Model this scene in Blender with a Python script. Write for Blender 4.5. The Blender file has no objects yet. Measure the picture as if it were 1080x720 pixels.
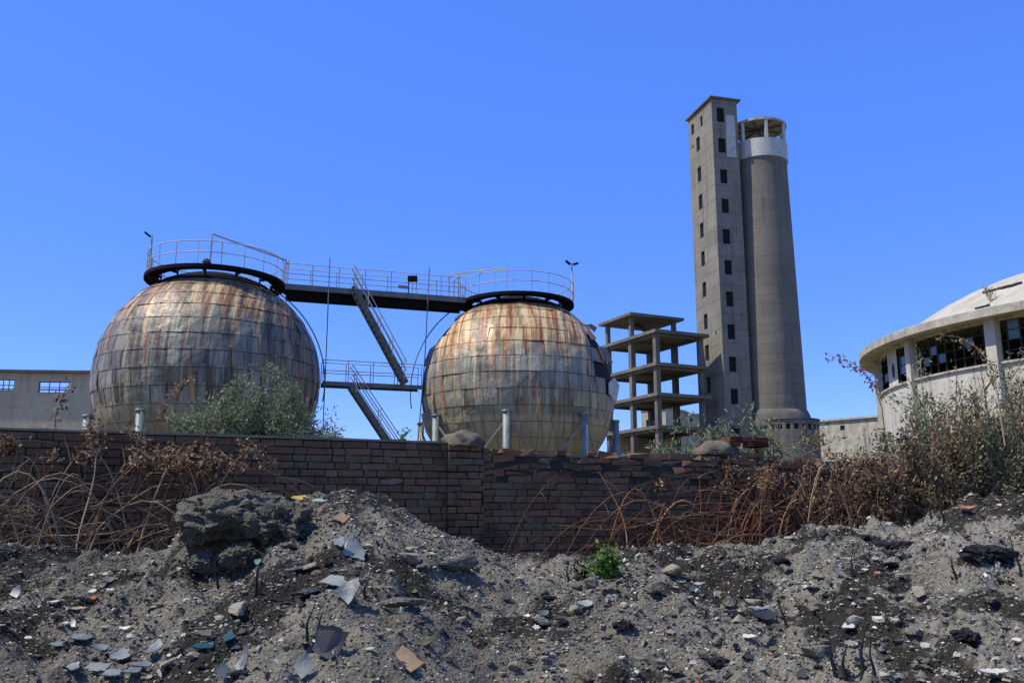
import bpy, math, random
import numpy as np
from mathutils import Vector, noise as mnoise
R = math.radians
random.seed(7); rng = np.random.default_rng(7)
sc = bpy.context.scene
COL = sc.collection

# ------------------------------------------------------------------ camera maths
F, HZ, EYE = 940.0, 545.0, 1.25
PITCH = math.atan((HZ-360)/F); cp, sp = math.cos(PITCH), math.sin(PITCH)
def ray(px, py):
    a = (px-540)/F; b = (360-py)/F
    y = cp-b*sp; z = sp+b*cp
    return a/y, z/y
def PX(px, py, Y):
    a, b = ray(px, py); return Vector((a*Y, Y, EYE+b*Y))
def PZ(px, py, z):
    a, b = ray(px, py); Y = (z-EYE)/b; return Vector((a*Y, Y, z))
def hit_plane(px, py, P, n):
    a, b = ray(px, py); d = Vector((a, 1, b)); o = Vector((0, 0, EYE))
    return o + d*((Vector(P)-o).dot(n)/d.dot(n))
def hit_cyl(px, py, cx, cy, r):
    a, b = ray(px, py); A = a*a+1; B = -2*(a*cx+cy); Cc = cx*cx+cy*cy-r*r
    D = max(B*B-4*A*Cc, 0); Y = (-B-math.sqrt(D))/(2*A)
    return Vector((a*Y, Y, EYE+b*Y))

# ------------------------------------------------------------------ numpy noise
def _h(ix, iy, iz):
    n = (ix.astype(np.int64)*374761393 + iy.astype(np.int64)*668265263 + iz.astype(np.int64)*2147483647 + 1013904223) & 0xffffffff
    n = ((n ^ (n >> 13))*1274126177) & 0xffffffff
    n = (n ^ (n >> 16)) & 0xffffffff
    return n/4294967295.0
def vnoise(x, y, z=0.0):
    x = np.asarray(x, float); y = np.asarray(y, float); z = np.zeros_like(x)+z
    ix, iy, iz = np.floor(x), np.floor(y), np.floor(z)
    fx, fy, fz = x-ix, y-iy, z-iz
    fx, fy, fz = [f*f*(3-2*f) for f in (fx, fy, fz)]
    def L(dz):
        a = _h(ix, iy, iz+dz)*(1-fx)+_h(ix+1, iy, iz+dz)*fx
        b = _h(ix, iy+1, iz+dz)*(1-fx)+_h(ix+1, iy+1, iz+dz)*fx
        return a*(1-fy)+b*fy
    return L(0)*(1-fz)+L(1)*fz
def fbm(x, y, z=0.0, o=4):
    s, a, t = 0, 1, 0
    x = np.asarray(x, float); y = np.asarray(y, float)
    for i in range(o):
        s = s + a*(vnoise(x*2**i+17.3*i, y*2**i-9.1*i, z*2**i+3.7*i)-.5); t += a; a *= .5
    return s/t*2

# ------------------------------------------------------------------ materials
def M(name):
    m = bpy.data.materials.new(name); m.use_nodes = True
    nt = m.node_tree; nt.nodes.clear()
    return m, NB(nt)
class NB:
    def __init__(s, nt): s.nt = nt; s.n = nt.nodes; s.l = nt.links
    def node(s, t, **k):
        n = s.n.new(t)
        for a, b in k.items(): setattr(n, a, b)
        return n
    def put(s, sock, v):
        if v is None: return
        if hasattr(v, 'is_output') or isinstance(v, bpy.types.NodeSocket): s.l.new(v, sock)
        else:
            if isinstance(v, (tuple, list)) and len(v) == 3 and sock.type == 'RGBA': v = tuple(v)+(1,)
            sock.default_value = v
    def pos(s): return s.node('ShaderNodeNewGeometry').outputs['Position']
    def obj(s): return s.node('ShaderNodeTexCoord').outputs['Object']
    def mapv(s, v, sc=(1, 1, 1), loc=(0, 0, 0), rot=(0, 0, 0)):
        n = s.node('ShaderNodeMapping'); s.put(n.inputs[0], v); n.inputs['Scale'].default_value = sc
        n.inputs['Location'].default_value = loc; n.inputs['Rotation'].default_value = rot; return n.outputs[0]
    def noise(s, v, scale=1, detail=4, rough=.55, dist=0):
        n = s.node('ShaderNodeTexNoise'); s.put(n.inputs['Vector'], v); n.inputs['Scale'].default_value = scale
        n.inputs['Detail'].default_value = detail; n.inputs['Roughness'].default_value = rough
        n.inputs['Distortion'].default_value = dist; return n.outputs[0]
    def voro(s, v, scale=1, out='Distance', feature='F1'):
        n = s.node('ShaderNodeTexVoronoi', feature=feature); s.put(n.inputs['Vector'], v); n.inputs['Scale'].default_value = scale
        return n.outputs[out]
    def attr(s, nm, out='Fac'):
        n = s.node('ShaderNodeAttribute', attribute_name=nm); return n.outputs[out]
    def math(s, op, a, b=0.0, c=0.0, clamp=False):
        n = s.node('ShaderNodeMath', operation=op, use_clamp=clamp)
        s.put(n.inputs[0], a); s.put(n.inputs[1], b); s.put(n.inputs[2], c); return n.outputs[0]
    def mr(s, v, a, b, c=0, d=1, smooth=False):
        n = s.node('ShaderNodeMapRange', clamp=True)
        if smooth: n.interpolation_type = 'SMOOTHSTEP'
        s.put(n.inputs[0], v); n.inputs[1].default_value = a; n.inputs[2].default_value = b
        s.put(n.inputs[3], c); s.put(n.inputs[4], d); return n.outputs[0]
    def ramp(s, v, stops, interp='LINEAR'):
        n = s.node('ShaderNodeValToRGB'); s.put(n.inputs[0], v); cr = n.color_ramp; cr.interpolation = interp
        while len(cr.elements) < len(stops): cr.elements.new(.5)
        for e, (p, c) in zip(cr.elements, stops): e.position = p; e.color = tuple(c)+(1,)
        return n.outputs[0]
    def mix(s, f, a, b, mode='MIX'):
        n = s.node('ShaderNodeMix', data_type='RGBA', blend_type=mode); n.clamp_factor = True
        s.put(n.inputs[0], f); s.put(n.inputs[6], a); s.put(n.inputs[7], b); return n.outputs[2]
    def sep(s, v):
        n = s.node('ShaderNodeSeparateXYZ'); s.put(n.inputs[0], v); return n.outputs
    def bump(s, h, strength=.5, dist=.02, normal=None):
        n = s.node('ShaderNodeBump'); s.put(n.inputs['Height'], h); n.inputs['Strength'].default_value = strength
        n.inputs['Distance'].default_value = dist
        if normal is not None: s.put(n.inputs['Normal'], normal)
        return n.outputs[0]
    def out(s, col, rough=.9, metal=0.0, normal=None, spec=.3, trans=None, sss=None):
        col = s.mix(1.0, col, (.90, .82, .58), 'MULTIPLY')
        b = s.node('ShaderNodeBsdfPrincipled'); s.put(b.inputs['Base Color'], col); s.put(b.inputs['Roughness'], rough)
        s.put(b.inputs['Metallic'], metal); b.inputs['Specular IOR Level'].default_value = spec
        if normal is not None: s.put(b.inputs['Normal'], normal)
        o = s.node('ShaderNodeOutputMaterial')
        if trans is not None:
            t = s.node('ShaderNodeBsdfTranslucent'); s.put(t.inputs[0], trans)
            mx = s.node('ShaderNodeMixShader'); mx.inputs[0].default_value = .3
            s.l.new(b.outputs[0], mx.inputs[1]); s.l.new(t.outputs[0], mx.inputs[2]); s.l.new(mx.outputs[0], o.inputs[0])
        else: s.l.new(b.outputs[0], o.inputs[0])

def concrete(name, c1, c2, stain=(.05, .045, .04), lift=0.0, streak=.5, scale=.35, rough=.9, bands=True):
    m, b = M(name); p = b.pos()
    n1 = b.noise(p, scale, 6, .6); n2 = b.noise(p, scale*9, 5, .65)
    col = b.mix(b.mr(n1, .35, .65), c1, c2)
    col = b.mix(b.mr(n2, .45, .75, 0, .45), col, tuple(x*.6 for x in c1))
    st = b.noise(b.mapv(p, (1.3, 1.3, .08)), 1.6, 4, .6)
    col = b.mix(b.mr(st, .52, .75, 0, streak), col, stain)
    if lift:
        z = b.sep(p)[2]
        fr = b.math('FRACT', b.math('DIVIDE', z, lift))
        line = b.mr(b.math('ABSOLUTE', b.math('SUBTRACT', fr, .5)), .42, .5, 0, .45)
        lev = b.math('FLOOR', b.math('DIVIDE', z, lift))
        w = b.node('ShaderNodeTexWhiteNoise', noise_dimensions='1D'); b.put(w.inputs['W'], lev)
        col = b.mix(b.mr(w.outputs[0], 0, 1, 0, .28), col, tuple(x*.55 for x in c1))
        col = b.mix(b.math('MULTIPLY', line, b.mr(n2, .3, .6)), col, stain)
    b.out(col, rough, normal=b.bump(n2, .35, .05))
    return m
def plain(name, c, rough=.6, metal=0.0, var=.35, scale=3, spec=.4, c2=None):
    m, b = M(name); p = b.pos(); n = b.noise(p, scale, 5, .6)
    col = b.mix(b.mr(n, .35, .7, 0, 1 if c2 else var), c, c2 or tuple(x*.45 for x in c))
    b.out(col, rough, metal, spec=spec, normal=b.bump(n, .15, .02)); return m
def ramped(name, stops, rough=.85, trans=False, nsc=8, spec=.25, interp='LINEAR', dark=.35):
    """colour picked per piece by its 'rnd' attribute, broken up by noise"""
    m, b = M(name); r = b.attr('rnd'); n = b.noise(b.pos(), nsc, 4, .6)
    col = b.ramp(r, stops, interp)
    col = b.mix(b.mr(n, .4, .7, 0, dark), col, b.mix(1.0, col, (.35, .33, .32), 'MULTIPLY'))
    b.out(col, rough, spec=spec, trans=col if trans else None, normal=b.bump(n, .3, .01)); return m

m_tower = concrete('tower_concrete', (.235, .228, .222), (.315, .305, .295), lift=1.65, streak=.6)
m_silo = concrete('silo_concrete', (.195, .188, .182), (.245, .236, .226), lift=1.1, streak=.55)
m_frame = concrete('frame_concrete', (.135, .130, .130), (.215, .208, .205), streak=.5)
m_hall = concrete('hall_plaster', (.52, .515, .53), (.70, .69, .70), stain=(.14, .12, .10), streak=.7, scale=.6)
m_eave = concrete('eave_concrete', (.40, .385, .37), (.62, .61, .59), stain=(.06, .055, .05), streak=.65, scale=1.5)
m_dome = concrete('dome_concrete', (.44, .43, .43), (.58, .57, .56), stain=(.2, .18, .15), streak=.3, scale=.8)
m_fact = concrete('factory_plaster', (.52, .44, .35), (.66, .57, .45), stain=(.06, .055, .05), streak=.4, scale=.25)
m_farw = concrete('far_plaster', (.46, .44, .39), (.58, .56, .50), stain=(.15, .13, .12), streak=.4, scale=.3)
m_coping = concrete('coping_mortar', (.24, .22, .19), (.36, .335, .295), streak=.4, scale=3)
m_capm = concrete('pier_mortar', (.11, .10, .088), (.20, .18, .16), streak=.4, scale=4)
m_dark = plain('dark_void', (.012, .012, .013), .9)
m_wpaint = plain('white_paint', (.62, .66, .70), .6, c2=(.40, .43, .45))
m_leg = plain('pale_blue_paint', (.27, .33, .38), .5, c2=(.15, .17, .19), scale=2.2)
m_steel = plain('grey_steel_paint', (.20, .225, .26), .55, c2=(.12, .12, .13), scale=1.5)
m_steeld = plain('dark_steel', (.010, .010, .011), .85, spec=.1)
m_stair = plain('stair_steel', (.16, .17, .16), .6, c2=(.08, .08, .075))
m_rail = plain('railing_paint', (.66, .67, .66), .5, c2=(.40, .36, .32), scale=1.2)
m_cable = plain('weathered_cable', (.20, .20, .19), .6)
m_wframe = plain('rusty_frame', (.05, .045, .04), .8)
m_glass = plain('dusty_glass', (.10, .13, .16), .25, spec=.6)
m_insul = plain('charred_insulation', (.018, .017, .018), .95, scale=6)
m_char = plain('charred_wood', (.012, .011, .011), .8, scale=20)

def tank_mat(name, warm, ltop, cool, d0=.50, d1=.60, tone=(1, 1, 1)):
    m, b = M(name)
    uv = b.node('ShaderNodeUVMap', uv_map='UVMap').outputs[0]     # metres: u along the row, v up the meridian
    pv = b.node('ShaderNodeUVMap', uv_map='Panel').outputs[0]     # 0..1 within a panel
    rn = b.attr('rnd'); v = b.sep(uv)[1]
    row = b.math('FLOOR', b.math('DIVIDE', v, .75))
    jit = b.node('ShaderNodeCombineXYZ'); b.put(jit.inputs[0], b.math('MULTIPLY', row, .13)); uvj = b.node('ShaderNodeVectorMath', operation='ADD'); b.put(uvj.inputs[0], uv); b.put(uvj.inputs[1], jit.outputs[0])
    s1 = b.noise(b.mapv(uvj.outputs[0], (2.3, .13, 1)), 1.0, 5, .62)
    s2 = b.noise(b.mapv(uv, (4.6, .16, 1), (3.1, 7, 0)), 1.0, 4, .6)
    s3 = b.noise(b.mapv(uvj.outputs[0], (1.6, .10, 1), (11, 3, 0)), 1.0, 5, .65)
    s4 = b.noise(b.mapv(uv, (5.5, .3, 1), (1, 17, 0)), 1.0, 3, .6)
    cl = b.noise(uv, .55, 5, .6)
    steel = b.ramp(rn, [(0, (.17, .19, .20)), (.35, (.27, .295, .30)), (.7, (.38, .405, .40)), (1, (.50, .515, .50))])
    steel = b.mix(b.mr(cl, .42, .62, 0, .55), steel, (.165, .19, .205))
    steel = b.mix(b.mr(s4, .46, .62, 0, .35), steel, (.14, .15, .15))
    rust = b.ramp(s2, [(.34, (.20, .075, .030)), (.46, (.42, .19, .08)), (.54, (.56, .40, .21)), (.64, (.70, .60, .40))])
    top = b.mr(v, ltop-1.2, ltop+1.2, 0, 1, True)
    rf = b.math('MULTIPLY', b.mr(b.math('ADD', s1, b.math('MULTIPLY', top, .25)), .52, .64, 0, 1, True), warm)
    col = b.mix(rf, steel, rust)
    cream = b.math('MULTIPLY', b.mr(b.math('ADD', s2, b.math('MULTIPLY', top, .10)), .54, .64, 0, .8), b.mr(v, -1.5, ltop, .15, 1))
    col = b.mix(cream, col, (.66, .58, .40))
    red = b.math('MULTIPLY', b.mr(b.noise(b.mapv(uv, (4.2, .16, 1), (31, 2, 0)), 1.0, 3, .6), .56, .64, 0, .85), b.mr(v, -1, ltop+.5, .25, 1))
    col = b.mix(red, col, (.40, .19, .075))
    dk = b.mr(s3, d0, d1, 0, .9, True)
    col = b.mix(b.math('MULTIPLY', b.math('MULTIPLY', dk, b.mr(s2, .36, .56)), cool), col, (.060, .045, .034))
    brn = b.math('MULTIPLY', b.mr(s4, .50, .60, 0, .8), b.mr(s3, .42, .56))
    col = b.mix(b.math('MULTIPLY', brn, cool), col, (.085, .045, .025))
    crown = b.mr(v, 4.15, 4.75, 0, .75)
    col = b.mix(crown, col, (.14, .075, .05))
    low = b.mr(v, -1.65, -1.50, 1, 0)
    dull = b.mix(b.mr(s1, .42, .62, 0, .7), (.42, .39, .33), (.27, .245, .20))
    dull = b.mix(b.mr(rn, 0, 1, 0, .4), dull, (.33, .325, .30)); dull = b.mix(b.mr(s4, .54, .62, 0, .45), dull, (.15, .115, .08))
    col = b.mix(low, col, dull)
    pvx = b.sep(pv)
    ex = b.math('MINIMUM', pvx[0], b.math('SUBTRACT', 1, pvx[0])); ey = b.math('MINIMUM', pvx[1], b.math('SUBTRACT', 1, pvx[1]))
    ed = b.math('MINIMUM', b.mr(ex, .012, .05, .25, 1), b.mr(ey, .008, .04))
    col = b.mix(b.math('MULTIPLY', b.math('SUBTRACT', 1, ed), .72), col, (.045, .038, .032))
    fine = b.noise(uv, 6, 6, .7)
    col = b.mix(b.mr(fine, .45, .75, 0, .35), col, b.mix(1.0, col, (.55, .53, .50), 'MULTIPLY'))
    col = b.mix(1.0, col, tone, 'MULTIPLY')
    met = b.math('MULTIPLY', b.math('SUBTRACT', 1, b.math('MULTIPLY', rf, .8)), b.mr(low, 0, 1, .13, .02))
    wob = b.noise(b.mapv(uv, (1, 1, 1), (5, 5, 5)), 1.6, 3, .5)
    b.out(col, b.mr(fine, .3, .8, .44, .6), met, spec=.4, normal=b.bump(b.math('ADD', wob, b.math('MULTIPLY', fine, .08)), .6, .14))
    return m
m_tank1 = tank_mat('weathered_cladding', .85, 2.9, .9, .47, .575, (1.0, .94, .84))
m_tank2 = tank_mat('rusty_cladding', .95, 2.0, .62, tone=(1.15, 1.09, .98))

# rubble soil
def soil(name, burnt=1.0):
    m, b = M(name); p = b.pos(); x = b.sep(p)
    n1 = b.noise(p, .75, 5, .6); n2 = b.noise(p, 4.5, 6, .65); n3 = b.noise(p, 38, 5, .7)
    base = b.mix(b.mr(n1, .38, .62), (.18, .176, .170), (.31, .30, .285))
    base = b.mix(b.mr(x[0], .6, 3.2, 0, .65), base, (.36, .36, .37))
    base = b.mix(b.mr(n3, .35, .7, 0, .75), base, b.mix(1.0, base, (.42, .40, .38), 'MULTIPLY'))
    burn_shade = b.mr(b.math('ADD', b.noise(p, 1.25, 5, .65), b.math('ADD', b.mr(x[0], .6, 3.2, 0, .062), b.mr(b.math('ADD', x[0], b.math('MULTIPLY', x[1], .5)), .6, -1.2, 0, .13))), .51, .56, 0, .95, True)
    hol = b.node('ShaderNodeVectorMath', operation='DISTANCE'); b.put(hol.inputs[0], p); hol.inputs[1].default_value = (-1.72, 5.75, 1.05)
    burn_shade = b.math('MAXIMUM', burn_shade, b.mr(b.math('ADD', hol.outputs['Value'], b.math('MULTIPLY', n2, .3)), .34, .56, .6, 0))  # shade under the overhanging block, painted in along with the charring
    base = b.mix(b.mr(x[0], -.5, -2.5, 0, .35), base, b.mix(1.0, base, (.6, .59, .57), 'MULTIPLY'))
    burn_shade = b.math('MULTIPLY', burn_shade, burnt)  # scales charring and painted hollow shade together
    col = b.mix(burn_shade, base, (.030, .027, .024))
    col = b.mix(b.mr(n2, .56, .72, 0, .6), col, (.045, .042, .040))
    vo = b.voro(p, 42, 'Distance'); vc = b.voro(p, 42, 'Color')
    sp_ = b.math('MULTIPLY', b.mr(vo, .12, .32, 1, 0), b.mr(b.sep(vc)[0], .78, .82))
    col = b.mix(b.math('MULTIPLY', sp_, .9), col, b.mix(b.sep(vc)[1], (.30, .28, .25), (.52, .51, .48)))
    h = b.math('ADD', b.math('MULTIPLY', n2, .5), b.math('ADD', b.math('MULTIPLY', n3, .35), b.math('MULTIPLY', b.mr(vo, 0, .5, 1, 0), .18)))
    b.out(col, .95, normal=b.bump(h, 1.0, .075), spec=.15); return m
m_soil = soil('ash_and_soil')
m_ground = plain('dry_ground', (.20, .17, .12), .95, scale=.4, c2=(.11, .11, .06))
m_gravel = ramped('broken_stone', [(0, (.02, .02, .02)), (.22, (.06, .058, .055)), (.45, (.14, .137, .132)), (.80, (.25, .245, .235)), (.91, (.42, .42, .41)), (.965, (.68, .69, .70)), (.97, (.26, .10, .055)), (.985, (.24, .13, .08)), (.99, (.10, .13, .17)), (1, (.2, .24, .3))], nsc=40)
def brick_mat():
    m, b = M('soot_stained_brick'); p = b.pos(); r = b.attr('rnd')
    col = b.ramp(r, [(0, (.11, .078, .06)), (.25, (.17, .105, .077)), (.45, (.23, .13, .09)), (.62, (.31, .155, .10)), (.75, (.27, .175, .125)), (.88, (.19, .14, .105)), (.97, (.20, .17, .145)), (1, (.32, .29, .25))])
    col = b.mix(.35, col, (.24, .145, .09))
    n1 = b.noise(p, .9, 6, .65); n2 = b.noise(p, 14, 5, .65); n3 = b.noise(b.mapv(p, (2.2, 2.2, .35)), 1.5, 5, .6); n4 = b.noise(p, 2.6, 5, .7)
    col = b.mix(b.mr(n2, .35, .7, 0, .55), col, b.mix(1.0, col, (.45, .42, .40), 'MULTIPLY'))
    col = b.mix(b.mr(n4, .5, .66, 0, .65), col, (.20, .165, .13))
    col = b.mix(b.mr(n1, .5, .66, 0, .75), col, (.06, .048, .040))
    col = b.mix(b.mr(n3, .56, .70, 0, .5), col, (.20, .165, .13))
    b.out(col, .92, spec=.15, normal=b.bump(n2, .7, .012)); return m
m_brick = brick_mat()
m_brickr = ramped('broken_red_brick', [(0, (.07, .035, .025)), (.5, (.20, .075, .045)), (1, (.26, .14, .09))], nsc=12)
m_mortar = plain('sooty_mortar', (.055, .048, .042), .95, scale=2.5, c2=(.028, .025, .022))
m_cane = ramped('dead_cane', [(0, (.08, .055, .040)), (.4, (.19, .125, .082)), (.7, (.32, .22, .15)), (1, (.50, .40, .30))], nsc=6)
m_caner = ramped('red_brown_cane', [(0, (.08, .042, .028)), (.4, (.22, .10, .058)), (.8, (.36, .185, .11)), (1, (.48, .34, .22))], nsc=6)
m_dleaf = ramped('dead_leaf', [(0, (.05, .028, .018)), (.4, (.24, .145, .09)), (.8, (.42, .29, .19)), (1, (.60, .50, .37))], nsc=10, trans=True)
m_gleaf = ramped('grey_green_leaf', [(0, (.12, .155, .09)), (.5, (.21, .27, .155)), (.85, (.34, .41, .26)), (1, (.52, .56, .46))], nsc=10, trans=True)
m_mleaf = ramped('drying_leaf', [(0, (.08, .095, .045)), (.4, (.21, .22, .115)), (.7, (.36, .29, .17)), (1, (.56, .47, .33))], nsc=10, trans=True)
m_fresh = ramped('fresh_leaf', [(0, (.05, .11, .025)), (.5, (.11, .22, .05)), (1, (.20, .34, .09))], nsc=10, trans=True)
m_grass = ramped('dry_grass', [(0, (.16, .12, .06)), (1, (.36, .29, .17))], nsc=10)

# ------------------------------------------------------------------ objects
def tag(o, label=None, cat=None, group=None, kind=None):
    if label: o['label'] = label
    if cat: o['category'] = cat
    if group: o['group'] = group
    if kind: o['kind'] = kind
    return o
WL = {}
def thing(name, loc, label, cat, group=None):
    o = bpy.data.objects.new(name, None); COL.objects.link(o); o.location = Vector(loc); o.empty_display_size = .3
    WL[o] = Vector(loc); return tag(o, label, cat, group)
class MB:
    def __init__(s): s.v = []; s.f = []; s.r = []; s.uv = []; s.pv = []
    def add(s, vs, fs, r=None):
        k = len(s.v); s.v += [tuple(v) for v in vs]; s.f += [tuple(i+k for i in f) for f in fs]
        s.r += [random.random() if r is None else r]*len(fs)
    def hexa(s, c, r=None):
        s.add(c, [(0, 3, 2, 1), (4, 5, 6, 7), (0, 1, 5, 4), (1, 2, 6, 5), (2, 3, 7, 6), (3, 0, 4, 7)], r)
    def box(s, x0, x1, y0, y1, z0, z1, r=None):
        s.hexa([(x0, y0, z0), (x1, y0, z0), (x1, y1, z0), (x0, y1, z0), (x0, y0, z1), (x1, y0, z1), (x1, y1, z1), (x0, y1, z1)], r)
    def obox(s, o, u, v, a0, a1, b0, b1, z0, z1, r=None):
        """box in a frame: origin o, horizontal unit axes u and v"""
        P = lambda a, b, z: (o[0]+u[0]*a+v[0]*b, o[1]+u[1]*a+v[1]*b, z)
        s.hexa([P(a0, b0, z0), P(a1, b0, z0), P(a1, b1, z0), P(a0, b1, z0), P(a0, b0, z1), P(a1, b0, z1), P(a1, b1, z1), P(a0, b1, z1)], r)
    def tube(s, pts, rad, n=6, r=None, cap=True):
        pts = [Vector(p) for p in pts]; m = len(pts)
        rad = rad if isinstance(rad, (list, tuple)) else [rad]*m
        vs = []; up = Vector((.123, .3, 1)).normalized()
        for i, p in enumerate(pts):
            t = (pts[min(i+1, m-1)]-pts[max(i-1, 0)]).normalized()
            a = t.cross(up)
            if a.length < .05: a = t.cross(Vector((1, 0, 0)))
            a.normalize(); b = t.cross(a)
            for k in range(n):
                q = 2*math.pi*k/n; vs.append(p+(a*math.cos(q)+b*math.sin(q))*rad[i])
        fs = [(i*n+k, i*n+(k+1) % n, (i+1)*n+(k+1) % n, (i+1)*n+k) for i in range(m-1) for k in range(n)]
        if cap: fs += [tuple(range(n-1, -1, -1)), tuple((m-1)*n+k for k in range(n))]
        s.add(vs, fs, r)
    def bar(s, a, b, w, h=None, r=None):
        """square bar between two points"""
        a, b = Vector(a), Vector(b); t = (b-a).normalized(); h = h or w
        x = t.cross(Vector((0, 0, 1)))
        if x.length < .05: x = Vector((1, 0, 0))
        x.normalize(); y = x.cross(t); x *= w/2; y *= h/2
        s.hexa([a-x-y, a+x-y, a+x+y, a-x+y, b-x-y, b+x-y, b+x+y, b-x+y], r)
    def lathe(s, cx, cy, prof, n=48, a0=0, a1=2*math.pi, r=None):
        closed = abs(a1-a0-2*math.pi) < 1e-6; m = n if closed else n+1
        vs = [(cx+q*math.cos(a0+(a1-a0)*k/n), cy+q*math.sin(a0+(a1-a0)*k/n), z) for q, z in prof for k in range(m)]
        fs = [(i*m+k, i*m+(k+1) % m, (i+1)*m+(k+1) % m, (i+1)*m+k) for i in range(len(prof)-1) for k in range(n)]
        s.add(vs, fs, r)
    def build(s, name, mat, parent=None, smooth=False, origin=None):
        if parent is not None: o0 = WL[parent]
        elif origin is not None: o0 = Vector(origin)
        else:
            A = np.array(s.v); o0 = Vector(((A[:, 0].min()+A[:, 0].max())/2, (A[:, 1].min()+A[:, 1].max())/2, A[:, 2].min()))
        A = np.array(s.v, dtype=float)-np.array(o0)
        me = bpy.data.meshes.new(name); me.from_pydata(A.tolist(), [], s.f); me.update()
        at = me.attributes.new('rnd', 'FLOAT', 'FACE'); at.data.foreach_set('value', np.array(s.r, dtype=np.float32))
        if s.uv:
            for nm, src in (('UVMap', s.uv), ('Panel', s.pv)):
                l = me.uv_layers.new(name=nm); arr = np.array([src[i] for f in s.f for i in f], dtype=np.float32).ravel()
                l.data.foreach_set('uv', arr)
        if smooth: me.polygons.foreach_set('use_smooth', [True]*len(me.polygons))
        me.materials.append(mat)
        o = bpy.data.objects.new(name, me); COL.objects.link(o)
        if parent is not None:
            o.parent = parent
            WL[o] = WL[parent].copy()
        else: o.location = o0; WL[o] = o0
        return o
def np_mesh(name, V, Fc, rnd, mat, parent=None, smooth=False):
    """big mesh from numpy arrays; V (n,3) world, Fc (m,k)"""
    o0 = np.array(WL[parent]) if parent is not None else np.array([V[:, 0].mean(), V[:, 1].mean(), V[:, 2].min()])
    V = V-o0; me = bpy.data.meshes.new(name); m, k = Fc.shape
    me.vertices.add(len(V)); me.vertices.foreach_set('co', V.astype(np.float32).ravel())
    me.loops.add(m*k); me.loops.foreach_set('vertex_index', Fc.astype(np.int32).ravel())
    me.polygons.add(m); me.polygons.foreach_set('loop_start', np.arange(0, m*k, k, dtype=np.int32))
    me.polygons.foreach_set('loop_total', np.full(m, k, dtype=np.int32))
    if rnd is not None:
        at = me.attributes.new('rnd', 'FLOAT', 'FACE'); at.data.foreach_set('value', rnd.astype(np.float32))
    me.update(calc_edges=True); me.validate()
    me.polygons.foreach_set('use_smooth', [smooth]*m)
    me.materials.append(mat)
    o = bpy.data.objects.new(name, me); COL.objects.link(o)
    if parent is not None: o.parent = parent; WL[o] = WL[parent].copy()
    else: o.location = Vector(o0); WL[o] = Vector(o0)
    return o
def leaves(name, cen, L, W, mat, parent, dirs=None, droop=0.0, rnd=None):
    """folded diamond leaves: centres (n,3)"""
    n = len(cen); cen = np.asarray(cen, float)
    d = rng.normal(size=(n, 3)) if dirs is None else np.asarray(dirs)+rng.normal(size=(n, 3))*.35
    d[:, 2] -= droop; d /= np.linalg.norm(d, axis=1)[:, None]
    w = np.cross(d, rng.normal(size=(n, 3))); w /= np.linalg.norm(w, axis=1)[:, None]
    nn = np.cross(d, w); s = rng.uniform(.55, 1.35, n)[:, None]
    V = np.stack([cen-d*L*.5*s, cen+w*W*.5*s+nn*W*.18*s, cen+d*L*.5*s, cen-w*W*.5*s+nn*W*.18*s], 1).reshape(-1, 3)
    k = np.arange(n)[:, None]*4
    Fc = np.concatenate([np.concatenate([k, k+1, k+2], 1), np.concatenate([k, k+2, k+3], 1)], 0)
    rr = rng.random(n) if rnd is None else rnd
    return np_mesh(name, V, Fc, np.concatenate([rr, rr]), mat, parent)

# ------------------------------------------------------------------ world, sun, camera
SUN = Vector((-.975, -.222, 0)).normalized(); EL = R(57)
SUND = Vector((SUN.x*math.cos(EL), SUN.y*math.cos(EL), math.sin(EL)))
w = bpy.data.worlds.new('World'); sc.world = w; w.use_nodes = True
nt = w.node_tree; nt.nodes.clear(); nb = NB(nt)
sky = nb.node('ShaderNodeTexSky', sky_type='NISHITA', sun_disc=False)
sky.sun_elevation = EL; sky.sun_rotation = math.atan2(SUND.x, SUND.y)
sky.altitude = 300; sky.air_density = 1.0; sky.dust_density = .1; sky.ozone_density = 4.0
hs = nb.node('ShaderNodeHueSaturation'); hs.inputs['Saturation'].default_value = 1.22; hs.inputs['Hue'].default_value = .515; hs.inputs['Value'].default_value = 1.35
nb.l.new(sky.outputs[0], hs.inputs['Color'])
bg = nb.node('ShaderNodeBackground'); bg.inputs[1].default_value = .15; nb.l.new(nb.mix(.5, nb.mix(1.0, hs.outputs[0], (.90, .95, 1.40), 'MULTIPLY'), (.72, 2.05, 6.5, 1)), bg.inputs[0])
wo = nb.node('ShaderNodeOutputWorld'); nb.l.new(bg.outputs[0], wo.inputs[0])
sd = bpy.data.lights.new('sun', 'SUN'); sd.energy = 5.0; sd.angle = R(.5); sd.color = (1, .965, .93)
so = bpy.data.objects.new('sun', sd); COL.objects.link(so); so.rotation_euler = SUND.to_track_quat('Z', 'Y').to_euler(); so.location = (-20, -5, 40)
cd = bpy.data.cameras.new('camera'); cd.sensor_width = 36; cd.lens = F/1080*36; cd.clip_end = 3000; cd.clip_start = .05
co = bpy.data.objects.new('camera', cd); COL.objects.link(co); co.location = (0, 0, EYE); co.rotation_euler = (math.pi/2+PITCH, 0, 0)
sc.camera = co
sc.view_settings.view_transform = 'Standard'; sc.view_settings.look = 'None'; sc.view_settings.exposure = 0

# ------------------------------------------------------------------ ground
g = MB(); g.add([(-1500, -300, 0), (1500, -300, 0), (1500, 2500, 0), (-1500, 2500, 0)], [(0, 1, 2, 3)])
tag(g.build('ground', m_ground, origin=(0, 0, 0)), kind='structure')

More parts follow.
